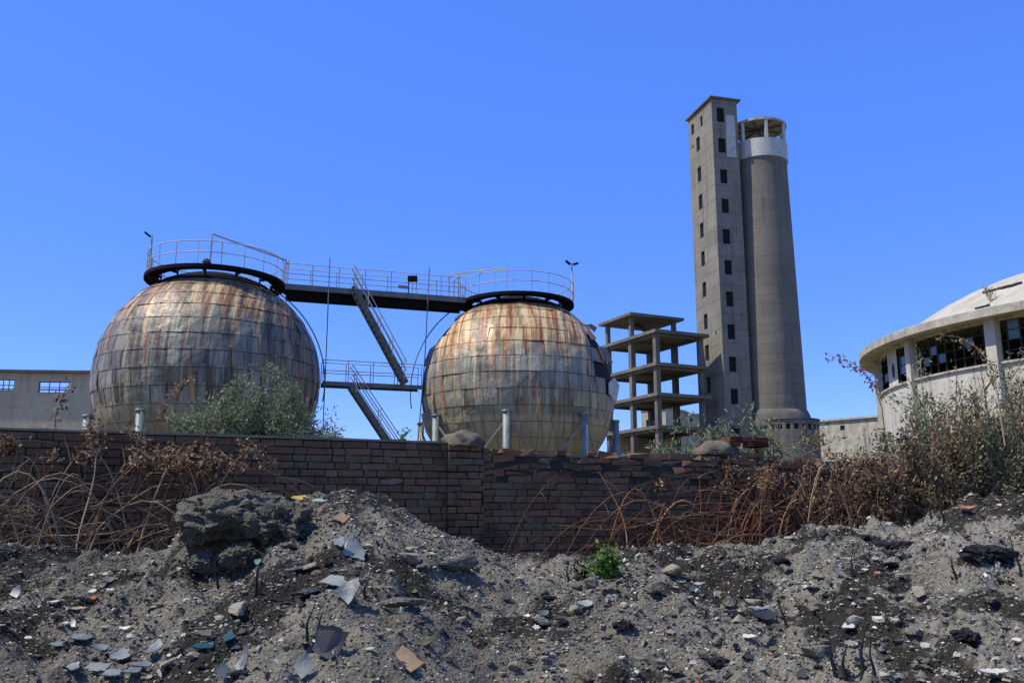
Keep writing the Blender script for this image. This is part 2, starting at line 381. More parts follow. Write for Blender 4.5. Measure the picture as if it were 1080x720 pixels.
# wall line: Y = 11.31 + .39 X
WU = Vector((.9317, .3632, 0)); WN = Vector((.3632, -.9317, 0)); W0 = Vector((0, 11.31, 0))
CR = [(-260, 590), (0, 582), (80, 589), (150, 589), (192, 584), (200, 566), (215, 547), (250, 532), (285, 524), (330, 533), (350, 522), (370, 517), (395, 522), (420, 536), (470, 568), (510, 590), (560, 599), (600, 596), (650, 590), (720, 587), (800, 584), (835, 572), (870, 563), (935, 563), (975, 552), (1010, 534), (1080, 527), (1340, 520)]
cpx = np.array([c[0] for c in CR], float); cpy = np.array([c[1] for c in CR], float)
def crest(X, Y):
    a = X/Y; px = 540+F*a*.985
    py = np.interp(px, cpx, cpy)
    bb = (360-py)/F; b = (sp+bb*cp)/(cp-bb*sp)
    Yc = 6.6+.5*np.clip((px-560)/500, 0, 1)
    return px, b, Yc
def zsoil(X, Y, detail=True):
    X = np.asarray(X, float); Y = np.asarray(Y, float)
    px, b, Yc = crest(X, Y); zc = EYE+b*Yc
    t = np.clip((Y-2.9)/(Yc-2.9), 0, 1)
    z = .04+(zc-.04)*(t**.92*.72+np.sin(t*math.pi/2)*.28)
    # hollow scooped out under the lip of the left heap
    q = np.exp(-((px-250)/40)**4)
    z = z - .27*q*np.clip((Y-4.7)/.9, 0, 1)*np.clip((6.05-Y)/.16, 0, 1)
    t2 = np.clip((Y-Yc)/2.6, 0, 1); back = .50+.12*np.clip(X/4, -.5, 1)
    z2 = zc+(back-zc)*(t2*t2*(3-2*t2))
    z = np.where(Y > Yc, z2, z)
    if detail:
        z = z+.060*fbm(X*1.4, Y*1.4, .3, 3)+.050*fbm(X*4.3+9, Y*4.3, 1.7, 3)
        r = 1-np.abs(fbm(X*7+3, Y*7+5, 4.1, 3))*2.2
        rg = 1+.9*np.clip((X-.3)/2, 0, 1)+.5*np.clip((-X-1.2)/1.5, 0, 1)
        z = z+.030*r*rg+.026*rg*fbm(X*19, Y*19, 2.2, 3)
        lump = np.clip(vnoise(X*6.1+40, Y*6.1+11)-.60, 0, 1)
        z = z+.20*lump
    return z
xs = np.arange(-7.4, 9.2, .024)
ys = np.concatenate([np.arange(2.3, 7.4, .020), np.arange(7.4, 15.2, .06)])
XX, YY = np.meshgrid(xs, ys); ZZ = zsoil(XX, YY)
jx = (rng.random(XX.shape)-.5)*.012
V = np.stack([(XX+jx).ravel(), YY.ravel(), ZZ.ravel()], 1)
ny, nx = XX.shape; idx = np.arange(ny*nx).reshape(ny, nx)
Fc = np.stack([idx[:-1, :-1].ravel(), idx[:-1, 1:].ravel(), idx[1:, 1:].ravel(), idx[1:, :-1].ravel()], 1)
cy = YY[:-1, :-1].ravel(); cx = XX[:-1, :-1].ravel(); keep = cy < 11.31+.39*cx+.12
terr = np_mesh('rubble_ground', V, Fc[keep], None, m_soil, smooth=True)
tag(terr, kind='structure')
def on_soil(px, py):
    """point where the line of sight meets the heap"""
    a, b = ray(px, py); Y = np.arange(3.0, 9.0, .01); z = zsoil(a*Y, Y); d = EYE+b*Y-z
    k = np.where(d < 0)[0]; i = k[0] if len(k) else len(Y)-200
    return Vector((a*Y[i], Y[i], z[i]))

# ---- loose gravel, one uncountable mass
def ico():
    t = (1+5**.5)/2
    v = np.array([(-1, t, 0), (1, t, 0), (-1, -t, 0), (1, -t, 0), (0, -1, t), (0, 1, t), (0, -1, -t), (0, 1, -t), (t, 0, -1), (t, 0, 1), (-t, 0, -1), (-t, 0, 1)], float)
    v /= np.linalg.norm(v[0])
    f = np.array([(0, 11, 5), (0, 5, 1), (0, 1, 7), (0, 7, 10), (0, 10, 11), (1, 5, 9), (5, 11, 4), (11, 10, 2), (10, 7, 6), (7, 1, 8), (3, 9, 4), (3, 4, 2), (3, 2, 6), (3, 6, 8), (3, 8, 9), (4, 9, 5), (2, 4, 11), (6, 2, 10), (8, 6, 7), (9, 8, 1)])
    return v, f
IV, IF = ico()
def gravel(n, smin, smax, power, seed, cbias=0):
    r = np.random.default_rng(seed)
    Y = 3.3+(r.random(n)**.75)*5.6; a = r.uniform(-.72, .72, n); X = a*Y
    clump = fbm(X*1.6+50, Y*1.6, 3.3, 3); keepm = (clump+r.uniform(-.5, .5, n) > (-.6 if smax < .03 else -.05)) & (Y < 10.9+.39*X)
    if seed == 4: keepm &= X > .3
    X, Y = X[keepm], Y[keepm]; n = len(X)
    s = smin+(smax-smin)*r.random(n)**power
    Z = zsoil(X, Y)+s*.12
    v = np.repeat(IV[None], n, 0)*(1+r.uniform(-.5, .45, (n, 12, 1)))
    sc3 = np.stack([r.uniform(.7, 1.5, n), r.uniform(.5, 1.1, n), r.uniform(.3, .8, n)], 1)
    v = v*sc3[:, None, :]*s[:, None, None]*.5
    ang = r.uniform(0, 6.28, n); c, s_ = np.cos(ang), np.sin(ang); tl = r.normal(0, .45, n)
    y1 = v[:, :, 1]*np.cos(tl)[:, None]-v[:, :, 2]*np.sin(tl)[:, None]; z1 = v[:, :, 1]*np.sin(tl)[:, None]+v[:, :, 2]*np.cos(tl)[:, None]
    x2 = v[:, :, 0]*c[:, None]-y1*s_[:, None]; y2 = v[:, :, 0]*s_[:, None]+y1*c[:, None]
    P = np.stack([x2+X[:, None], y2+Y[:, None], z1+Z[:, None]], 2).reshape(-1, 3)
    fi = (IF[None]+np.arange(n)[:, None, None]*12).reshape(-1, 3)
    col = r.random(n)
    dark = fbm(X*1.25, Y*1.25, 7.0, 3)+np.clip((X-1)/9, -.2, .3)
    col = np.clip(np.where((dark > .10) & (col < .8), col*.42, .22+col*.76), 0, 1)
    col = np.where(r.random(n) < (.05 if smax < .03 else .10 if smax < .06 else .06)*(1+np.clip(X, 0, 3)*.6), r.uniform(.88, 1, n), col)
    return P, fi, np.repeat(col, 20)
Ps, Fs, Rs, off = [], [], [], 0
for args in ((85000, .006, .020, 1.3, 1), (24000, .014, .040, 2.0, 2), (300, .03, .07, 2.4, 3), (2600, .022, .065, 2.0, 4)):
    P, f, rr = gravel(*args); Ps.append(P); Fs.append(f+off); Rs.append(rr); off += len(P)
tag(np_mesh('rubble_gravel', np.concatenate(Ps), np.concatenate(Fs), np.concatenate(Rs), m_gravel),
    'loose gravel, ash crumbs and small broken stones strewn over the heap', 'gravel', kind='stuff')

# ------------------------------------------------------------------ brick wall
def wall_s(px, off=0.0):
    """distance along the wall at which pixel column px meets it (level with the eye)"""
    p = hit_plane(px, HZ, W0+WN*off, WN); return (p-W0).dot(WU)
def wallp(s, z, off=0.0):
    p = W0+WU*s+WN*off; return Vector((p.x, p.y, z))
TOPL, TOPR, CH = 2.135, 2.10, .0835
wall = thing('brick_wall', wallp(0, 0), 'long weathered dark red brick wall with two piers behind the rubble heap', 'wall')
sA, sB = wall_s(-150), wall_s(1290); p1 = (wall_s(471), wall_s(509)); p2 = (wall_s(764), wall_s(806)); spl = p1[1]
core = MB(); core.obox(W0, WU, -WN, sA, p1[1], .010, .30, 0, TOPL-.004); core.obox(W0, WU, -WN, p1[1], sB, .010, .30, 0, TOPR-.09)
core.build('mortar_core', m_mortar, wall)
bk = MB()
def brick_run(mb, s0, s1, zt, off, depth=.05, thin=0.0, rough=0.0):
    z = zt-CH; row = 0
    while z > .25:
        s = s0-(.07 if row % 2 else .2)*random.random(); k = row
        missing_row = rough and row < 2
        while s < s1:
            L = .295 if (k % 2 == 0) else .142
            L *= random.uniform(.93, 1.06); a, b = max(s, s0), min(s+L, s1)
            k += 1 if random.random() < .8 else 2
            if b-a > .03 and not (missing_row and random.random() < (.38 if row == 0 else .10)):
                o = off+random.gauss(0, .0035)+(random.uniform(-.02, .012) if rough and row < 5 else 0)
                rr = random.random()**.9
                if rough and row < 4: rr = min(.42+rr*.4, 1)
                dz = random.gauss(0, .0015); z0, z1 = z+dz, z+CH-.0125+dz
                j = lambda q: random.gauss(0, .0035+(.010 if rough and row < 4 else 0))
                fr = [wallp(a+.002+j(0), z0+j(0), o+j(0)), wallp(b-.002+j(0), z0+j(0), o+j(0)), wallp(b-.002+j(0), z1+j(0), o+j(0)), wallp(a+.002+j(0), z1+j(0), o+j(0))]
                bkp = [wallp(a, z0, off-depth), wallp(b, z0, off-depth), wallp(b, z1, off-depth), wallp(a, z1, off-depth)]
                mb.add(fr+bkp, [(0, 1, 2, 3), (0, 4, 5, 1), (1, 5, 6, 2), (2, 6, 7, 3), (3, 7, 4, 0)], rr)
            s += L+.011
        z -= CH*random.uniform(.985, 1.015) if thin == 0 else thin; row += 1
brick_run(bk, sA, p1[0], TOPL, .002)
brick_run(bk, p1[0], p1[1], TOPL, .055, .10)
brick_run(bk, p1[1], p2[0], TOPR, .002, rough=1)
brick_run(bk, p2[0], p2[1], TOPR+.12, .060, .10, rough=.4)
brick_run(bk, p2[1], sB, TOPR, .002, rough=1)
bk.build('brickwork', m_brick, wall)
def slab_rough(mb, s0, s1, z, h, o0, o1, step=.22, hj=.012):
    """mortar capping, its top and edge uneven"""
    n = max(2, int((s1-s0)/step)); rows = []
    for i in range(n+1):
        s = s0+(s1-s0)*i/n; e0 = o0+random.uniform(-.02, .012); t = h*random.uniform(.7, 1.2)
        rows.append([wallp(s, z, e0), wallp(s, z+t*.8, e0+.004), wallp(s, z+t, (e0+o1)/2), wallp(s, z+t*.8, o1), wallp(s, z, o1)])
    vs = [p for r_ in rows for p in r_]; fs = [(i*5+k, (i+1)*5+k, (i+1)*5+(k+1) % 5, i*5+(k+1) % 5) for i in range(n) for k in range(5)]
    fs += [(0, 1, 2, 3, 4), tuple(n*5+k for k in (4, 3, 2, 1, 0))]
    mb.add(vs, fs)
cpm = MB(); slab_rough(cpm, sA, p1[0], TOPL+.001, .034, .022, -.30)
slab_rough(cpm, p1[1]+.18, p2[0]-.3, TOPR-.088, .055, -.07, -.30, .15); slab_rough(cpm, p2[1], sB, TOPR-.088, .05, -.06, -.30, .15)
cpm.build('coping', m_coping, wall)
def blob(mb, cen, sx, sy, sz, ax, seed, n=18, m=9, amp=.16, zmin=-.2, fr=2.2):
    """rough lump, axes turned by ax"""
    vs = []; ca, sa = math.cos(ax), math.sin(ax)
    for i in range(m+1):
        th = math.pi*i/m
        for k in range(n):
            ph = 2*math.pi*k/n; x, y, z = math.sin(th)*math.cos(ph), math.sin(th)*math.sin(ph), math.cos(th)
            ms = max(sx, sy, sz); X_, Y_, Z_ = x*fr*sx/ms, y*fr*sy/ms, z*fr*sz/ms
            q = 1+amp*1.6*mnoise.noise(Vector((X_+seed, Y_, Z_)))+amp*1.0*mnoise.noise(Vector((X_*3+seed, Y_*3, Z_*3+5)))+amp*.6*mnoise.noise(Vector((X_*8+seed, Y_*8, Z_*8+5)))+amp*.3*mnoise.noise(Vector((X_*20+seed, Y_*20, Z_*20+5)))
            x, y, z = x*sx*q, y*sy*q, max(z*q, zmin)*sz
            vs.append((cen[0]+x*ca-y*sa, cen[1]+x*sa+y*ca, cen[2]+z))
    fs = [(i*n+k, i*n+(k+1) % n, (i+1)*n+(k+1) % n, (i+1)*n+k) for i in range(m) for k in range(n)]
    mb.add(vs, fs)
wa = math.atan2(WU.y, WU.x)
c = MB(); q = wallp((p1[0]+p1[1])/2+.0, TOPL, -.10); blob(c, q, .27, .24, .17, wa, 3.3, 40, 20, .13, fr=1.9); c.build('pier_cap', m_capm, wall, True)
c = MB(); q = wallp(p2[0]-.02, TOPR+.03, -.12); blob(c, q, .31, .24, .17, wa, 8.1, 40, 20, .12, fr=1.9); c.build('pier_cap', m_capm, wall, True)
for i in range(9):
    c = MB()
    s = random.uniform(p2[0]+.08, p2[1]); zz = TOPR+.12+(.0 if i < 5 else .07)
    c.obox(W0, WU, -WN, s, s+random.uniform(.12, .24), -.05, random.uniform(.05, .2), zz, zz+.065, random.random())
    c.build('loose_brick', m_brickr, wall)

# ------------------------------------------------------------------ spherical tanks
def sph(C, r, th, ph): # th: azimuth from the camera side, ph: latitude, degrees
    th, ph = R(th), R(ph); return Vector((C[0]+r*math.sin(th)*math.cos(ph), C[1]-r*math.cos(th)*math.cos(ph), C[2]+r*math.sin(ph)))
BD = Vector((14.11, 4.6, 0)).normalized()
def dent(x, y, z, sd): return mnoise.noise(Vector((x*1.1+sd, y*1.1, z*1.1)))
def make_tank(C, label, mat, ncol, dphi, hole, phoff, seed, ringr, skew):
    random.seed(seed); T = thing('spherical_tank', (C[0], C[1], 0), label, 'storage tank', 'spherical steel storage tanks')
    inner = MB(); n = 64
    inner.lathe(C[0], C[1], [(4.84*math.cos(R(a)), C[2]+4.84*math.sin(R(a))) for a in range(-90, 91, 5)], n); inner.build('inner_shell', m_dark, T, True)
    cl = MB(); Rr = 4.95; ph = 58.5; row = 0
    W0_ = [random.choice((.7, 1, 1, 1, 1.35)) for _ in range(ncol)]
    while ph > -80:
        p0 = ph-dphi; nc = max(10, int(ncol*math.cos(R((ph+p0)/2))**.35)) if False else ncol
        offc = phoff+.25*random.random()+(2.6 if row in (3, 4, 7) else 0); wid = [x*random.uniform(.97, 1.03) for x in W0_]; tot = sum(wid); acc = 0
        rowb = random.uniform(-.12, .12)
        for k in range(nc):
            t0 = -180+offc+360*acc/tot; acc += wid[k]; t1 = -180+offc+360*acc/tot; mid = ((t0+t1)/2+180) % 360-180
            if hole(mid, (ph+p0)/2): continue
            N = 4; rr = min(max(.5+rowb+random.gauss(0, .2), 0), 1); tl, bo = random.uniform(-.004, .004), random.uniform(.008, .020)
            if p0 < -22: bo *= .6
            cn = [random.gauss(0, .006) for _ in range(4)]; amp = .035 if random.random() < .8 else .10
            base = len(cl.v)
            for j in range(N+1):
                v = j/N
                for i in range(N+1):
                    u = i/N
                    th_, ph_ = t0+(t1-t0)*u, ph+(p0-ph)*v
                    q = sph((0, 0, 0), 1, th_, ph_)
                    rad = Rr+tl*(1-v)+bo*v+(cn[0]*(1-u)+cn[1]*u)*(1-v)+(cn[2]*(1-u)+cn[3]*u)*v+amp*dent(q.x*4, q.y*4, q.z*4, seed)
                    cl.v.append(tuple(sph(C, rad, th_, ph_))); cl.uv.append((R(th_)*5*max(math.cos(R(ph_)), .55)*1.0, R(ph_)*5)); cl.pv.append((u, v))
            for j in range(N):
                for i in range(N):
                    a = base+j*(N+1)+i; cl.f.append((a, a+N+1, a+N+2, a+1)); cl.r.append(rr)
        ph = p0; row += 1
    cl.build('cladding', mat, T, True)
    cap = MB(); cap.lathe(C[0], C[1], [(4.99*math.cos(R(a)), C[2]+4.99*math.sin(R(a))) for a in (58, 60, 61)]+[(4.99*math.cos(R(61)), C[2]+4.99*math.sin(R(61))+.05)]+[(5.06*math.cos(R(a)), C[2]+5.02*math.sin(R(a))) for a in (63, 68, 73, 79, 85, 90)], n); cap.build('dome_cap', m_steeld, T, True)
    # legs and braces
    tops = []; LT = C[2]-(1.85 if C[0] < -5 else 1.35)
    for k in range(8):
        th = -6+skew+45*k; p = sph(C, 5.0, th, 0); p = Vector((C[0]+(p.x-C[0])*.99, C[1]+(p.y-C[1])*.99, 0)); tops.append(p)
        l = MB(); l.tube([p, (p.x, p.y, LT)], .165, 14); l.lathe(p.x, p.y, [(.36, 0), (.36, .06), (.2, .06)], 14); l.lathe(p.x, p.y, [(0, LT+.02), (.2, LT), (.2, LT-.12), (.16, LT-.12)], 14)
        l.build('leg', m_leg, T, True)
    for k in range(8):
        a, b_ = tops[k], tops[(k+1) % 8]; br = MB()
        br.tube([(a.x, a.y, LT-.4), (b_.x, b_.y, 1.2)], .045, 6); br.tube([(b_.x, b_.y, LT-.4), (a.x, a.y, 1.2)], .045, 6); br.build('brace', m_leg, T)
    # ring platform
    zt = C[2]+4.70
    pl = MB(); pl.lathe(C[0], C[1], [(ringr-.62, zt-.10), (ringr-.62, zt), (ringr, zt), (ringr, zt-.16), (ringr-.06, zt-.16), (ringr-.06, zt-.06), (ringr-.6, zt-.12), (ringr-.62, zt-.10)], 72)
    P = pl.build('ring_platform', m_steeld, T)
    for k in range(12):
        sp_ = MB(); th = k*30+8; a = sph((C[0], C[1], 0), ringr-.66, th, 0); sp_.bar((a.x, a.y, zt-.1), (a.x, a.y, zt-.5), .06)
        a2 = sph((C[0], C[1], 0), ringr-.1, th, 0); sp_.bar((a2.x, a2.y, zt-.2), (a.x, a.y, zt-.2), .08, .1)
        sp_.build('bracket', m_steeld, P)
    return T, zt
def ring_rail(C, r, zt, T, gap, side):
    """handrail round the platform; gap = azimuth span left open for the walkway"""
    a0, a1 = gap; n = 60; A = [a1+(360-(a1-a0))*k/n for k in range(n+1)]
    rl = MB()
    for h in (1.05, .55): rl.tube([sph((C[0], C[1], zt+h), r, a, 0) for a in A], .022, 6)
    R_ = rl.build('handrail', m_rail, T, True)
    k = 0; cnt = 18
    for i in range(cnt+1):
        a = a1+(360-(a1-a0))*i/cnt; p = sph((C[0], C[1], zt), r, a, 0); po = MB(); po.bar(p, p+Vector((0, 0, 1.05)), .035); po.build('rail_post', m_rail, R_)
C1, C2 = (-13.85, 40.4, 7.35), (.26, 45.0, 7.35)
azb = math.degrees(math.atan2(BD.x, -BD.y))   # azimuth of the walkway as seen from tank 1
def hole2(th, ph):
    if 50 <= ph: return False
    if 42 < ph < 50: return -100 < th < -54
    if 34 < ph <= 42: return 70 < th < 118 or -118 < th < -60
    if 25 < ph <= 34: return 56 < th < 122 or -118 < th < -61
    if 16 < ph <= 25: return 64 < th < 122 or -116 < th < -59
    if 7 < ph <= 16: return 48 < th < 122 or -114 < th < -63
    if -2 < ph <= 7: return 55 < th < 112 or -110 < th < -67
    if -11 < ph <= -2: return -108 < th < -66
    return False
T1, zt = make_tank(C1, 'larger left spherical tank, dark grey cladding stained by brown rust streaks', m_tank1, 60, 8.6, lambda a, b: False, 0, 11, 3.15, -6)
T2, zt = make_tank(C2, 'right spherical tank with orange rusted top and cladding torn off its right side', m_tank2, 44, 8.9, hole2, 2, 23, 2.95, 0)
ring_rail(C1, 3.05, zt, T1, (azb-11, azb+11), 1); ring_rail(C2, 2.85, zt, T2, (azb-180-12, azb-180+12), -1)
# torn sheets on tank 2
def torn(pts, mat, r=.6):
    t = MB(); vs = [Vector(p) for p in pts]; n = (vs[1]-vs[0]).cross(vs[2]-vs[0]).normalized()*.012
    k = len(vs); t.add([v-n for v in vs]+[v+n for v in vs], [tuple(range(k-1, -1, -1)), tuple(range(k, 2*k))]+[(i, (i+1) % k, (i+1) % k+k, i+k) for i in range(k)], r)
    t.uv = [(v[0]*1.3+4, 5.2) for v in t.v]; t.pv = [(.5, .5)]*len(t.v)
    return t.build('torn_panel', mat, T2)
o = torn([sph(C2, 5.0, 62, 3), sph(C2, 5.1, 70, 7), sph(C2, 5.25, 74, 3), sph(C2, 5.2, 69, -7), sph(C2, 5.0, 62, -3)], m_wpaint); o['label'] = 'pale torn sheet bent outward'
torn([sph(C2, 4.98, 72, 43), sph(C2, 5.2, 76, 42), sph(C2, 5.3, 80, 39), sph(C2, 5.05, 76, 37)], m_tank2)
torn([sph(C2, 5.0, 55, 34), sph(C2, 5.06, 60, 32), sph(C2, 5.1, 61, 29), sph(C2, 5.0, 55, 28)], m_tank2)
torn([sph(C2, 5.05, 58, 24), sph(C2, 5.15, 70, 24), sph(C2, 5.18, 70.5, 15), sph(C2, 5.08, 58, 15)], m_tank2, .3)
torn([sph(C2, 4.95, -64, 27), sph(C2, 5.05, -70, 24), sph(C2, 5.08, -70, 14), sph(C2, 4.97, -64, 12)], m_tank2, .3)
# lightning conductor arcs hugging the shells
for C, T, az, rr in ((C1, T1, azb, 5.16), (C2, T2, azb-180, 5.42)):
    a = MB(); a.tube([sph(C, rr, az-6, p) for p in range(60, -12, -3)], .03, 6); a.build('guide_rail', m_cable, T, True)
# gate frames on the platforms, lamp posts
def gate(T, pa, pb, zt):
    g_ = MB(); up = Vector((0, 0, 1.18)); g_.bar(pa, pa+up, .06); g_.bar(pb, pb+up, .06); g_.bar(pa+up, pb+up, .06); g_.build('gate_frame', m_rail, T)
for q in (0, 1): pass
gate(T1, PX(222, 274, 37.45), Vector((C1[0]+BD.x*3.1-BD.y*-.5, C1[1]+BD.y*3.1-.5, zt)), zt)
gate(T1, Vector((C1[0]+BD.x*3.25+.1, C1[1]+BD.y*3.25-.45, zt)), Vector((C1[0]+BD.x*3.25-.3, C1[1]+BD.y*3.25+.5, zt)), zt)
gate(T2, Vector((C2[0]-BD.x*3.6, C2[1]-BD.y*3.6-.5, zt)), Vector((C2[0]-.5, C2[1]-2.8, zt)), zt)
gate(T2, Vector((C2[0]-BD.x*3.1+.0, C2[1]-BD.y*3.1-.5, zt)), Vector((C2[0]-BD.x*3.1-.3, C2[1]-BD.y*3.1+.5, zt)), zt)
def lamp(T, p, two):
    l = MB(); l.tube([p, p+Vector((0, 0, 2.15))], [.05, .04], 8); l.tube([p+Vector((.03, 0, .2)), p+Vector((.03, 0, 1.1))], .07, 8); L_ = l.build('lamp_post', m_rail, T)
    t = p+Vector((0, 0, 2.1)); h = MB(); h.bar(t, t+Vector((-.15, -.03, .0)), .04)
    h.bar(t+Vector((-.08, -.03, -.04)), t+Vector((-.32, -.06, .16)), .14, .09)
    if two: h.bar(t, t+Vector((.12, .03, .0)), .04); h.bar(t+Vector((.08, .03, -.02)), t+Vector((.34, .06, .06)), .14, .09)
    h.build('lamp_head', m_steeld, L_)
lamp(T1, Vector((C1[0]-3.0, C1[1]-.4, zt)), False); lamp(T2, Vector((C2[0]+2.85, C2[1]-.3, zt)), True)
v_ = MB(); q = PX(218, 277, 37.6); v_.lathe(q.x, q.y, [(0, zt+.32), (.14, zt+.26), (.2, zt+.12), (.08, zt+.1), (.08, zt-.02)], 14); v_.build('vent_cowl', m_cable, T1, True)

# walkways between the tanks
random.seed(5)
def bridge(name, label, A, B, z, wd, fasc, lamp_=False):
    U = (B-A).normalized(); N = Vector((U.y, -U.x, 0)); L = (B-A).length; A = Vector((A.x, A.y, 0))
    T = thing(name, (A.x+U.x*L/2, A.y+U.y*L/2, z), label, 'walkway')
    d = MB(); d.obox(A, U, -N, 0, L, -wd/2, wd/2, z-.05, z); d.build('deck', m_steel, T)
    for sgn in (1, -1):
        f = MB(); a0 = wd/2 if sgn > 0 else -wd/2-.05
        f.obox(A, U, N, 0, L, a0, a0+.05, z-fasc, z+.03); f.obox(A, U, N, 0, L, a0-.08 if sgn > 0 else a0+.051, a0-.001 if sgn > 0 else a0+.13, z-fasc, z-fasc+.02); f.build('edge_beam', m_steel, T)
    if fasc > .2:
        for off_ in (-.32, .28):
            f = MB(); f.obox(A, U, N, .1, L-.1, off_, off_+.12, z-.62, z-.07); f.build('main_beam', m_steeld, T)
        for k in range(int(L/.8)): f = MB(); f.obox(A, U, N, .3+k*.8, .36+k*.8, -.2, .27, z-.5, z-.08); f.build('cross_member', m_steeld, T)
    for sgn in (1, -1):
        o_ = A+N*sgn*(wd/2-.02)
        r_ = MB()
        for h in (1.05, .55): r_.tube([o_+Vector((0, 0, z+h)), o_+U*L+Vector((0, 0, z+h))], .02, 6)
        H = r_.build('handrail', m_rail, T); n = int(L/1.15)
        for k in range(n+1):
            p = o_+U*(L*k/n)+Vector((0, 0, z)); po = MB(); po.bar(p, p+Vector((0, 0, 1.05)), .035); po.build('rail_post', m_rail, H)
    return T, U, N
va, vb = Vector((C1[0], C1[1], 0)), Vector((C2[0], C2[1], 0))
BU, U, N = bridge('upper_walkway', 'upper steel walkway linking the tops of the two spherical tanks', va+BD*3.1, vb-BD*2.9, zt, 1.05, .24)
BL, U, N = bridge('lower_walkway', 'lower steel walkway linking the two tanks at mid height', va+BD*5.05, vb-BD*5.05, 7.5, .9, .16)
fl = MB(); q = PX(431, 300, 42.6); q = Vector((q.x, q.y, zt)); fl.tube([q, q+Vector((0, 0, .62))], .03, 6); L_ = fl.build('lamp_bracket', m_steeld, BU)
f2 = MB(); f2.box(q.x-.04, q.x+.42, q.y-.15, q.y+.1, zt+.6, zt+.86); f2.build('floodlight', m_steeld, L_); f2 = MB(); f2.bar(q+Vector((-.5, 0, .34)), q+Vector((-.05, 0, .3)), .2, .12); f2.build('floodlight', m_cable, L_)

def stair(label, pt, pb):
    """steep ship stair between two points, rails on both sides"""
    T = thing('steel_stair', (pb.x, pb.y, pb.z), label, 'stair'); d = (pb-pt); hz = Vector((d.x, d.y, 0)).normalized(); s = Vector((hz.y, -hz.x, 0))
    for sg in (-.33, .33):
        m_ = MB(); m_.bar(pt+s*sg, pb+s*sg, .06, .26); m_.build('stringer', m_stair, T)
    n = max(6, int(abs(d.z)/.24))
    for k in range(1, n):
        p = pt+d*(k/n); t = MB(); t.obox((p.x, p.y), hz, s, -.12, .12, -.3, .3, p.z-.015, p.z+.015); t.build('tread', m_stair, T)
    upv = Vector((0, 0, 1))
    for sg in (-.36, .36):
        h = MB(); ext = hz*.35
        for q in (1.0, .55): h.tube([pt+s*sg+upv*q*.9, pt+s*sg+upv*q, pb+s*sg+upv*q], .024, 6)
        H = h.build('handrail', m_rail, T)
        for k in range(5):
            p = pt+d*(.04+.92*k/4)+s*sg; po = MB(); po.bar(p, p+upv*1.0, .035); po.build('rail_post', m_rail, H)
def on_bridge(px, py, off): # point on the vertical plane beside the walkways
    n = Vector((BD.y, -BD.x, 0)); return hit_plane(px, py, va+n*off, n)
a, b_ = on_bridge(372, 303, .9), on_bridge(427, 408, .9); stair('steep steel stair dropping from the upper walkway to the lower walkway', a, Vector((b_.x, b_.y, 7.5)))
a, b_ = on_bridge(370, 408, .9), on_bridge(406, 462, .9); k = (a.z-0)/(a.z-b_.z); stair('lower steel stair dropping from the lower walkway to the ground', a, a+(b_-a)*k)
for nm, pts in (('down_cable', [(348, 272), (343, 400), (339, 470)]), ('down_cable', [(453, 282), (448, 380), (434, 470)])):
    c_ = MB(); P = [on_bridge(x, y, .62) for x, y in pts]; P[-1].z = 0; c_.tube(P, .028, 6); o = c_.build(nm, m_cable)
    tag(o, 'thin steel cable hanging beside the larger left tank' if pts[0][0] < 400 else 'thin steel cable hanging beside the rusty right tank', 'cable')

# ------------------------------------------------------------------ generic wall with real openings
def face_grid(mb, O, u, n, length, z0, z1, holes, t=.25, back=False):
    """vertical face from O along u; holes (a0,a1,h0,h1) with reveals t deep; n = outward normal"""
    A = sorted({0, length, *[h[0] for h in holes], *[h[1] for h in holes]}); Z = sorted({z0, z1, *[h[2] for h in holes], *[h[3] for h in holes]})
    P = lambda a, z, d=0: (O[0]+u[0]*a-n[0]*d, O[1]+u[1]*a-n[1]*d, z)
    inn = lambda a, z: any(h[0] < a < h[1] and h[2] < z < h[3] for h in holes)
    for i in range(len(A)-1):
        for j in range(len(Z)-1):
            if inn((A[i]+A[i+1])/2, (Z[j]+Z[j+1])/2): continue
            mb.add([P(A[i], Z[j]), P(A[i+1], Z[j]), P(A[i+1], Z[j+1]), P(A[i], Z[j+1])], [(0, 1, 2, 3)])
            if back: mb.add([P(A[i], Z[j], t), P(A[i+1], Z[j], t), P(A[i+1], Z[j+1], t), P(A[i], Z[j+1], t)], [(0, 3, 2, 1)])
    for a0, a1, h0, h1 in holes:
        c8 = [P(a0, h0), P(a1, h0), P(a1, h1), P(a0, h1), P(a0, h0, t), P(a1, h0, t), P(a1, h1, t), P(a0, h1, t)]
        mb.add(c8, [(0, 4, 5, 1), (1, 5, 6, 2), (2, 6, 7, 3), (3, 7, 4, 0)])
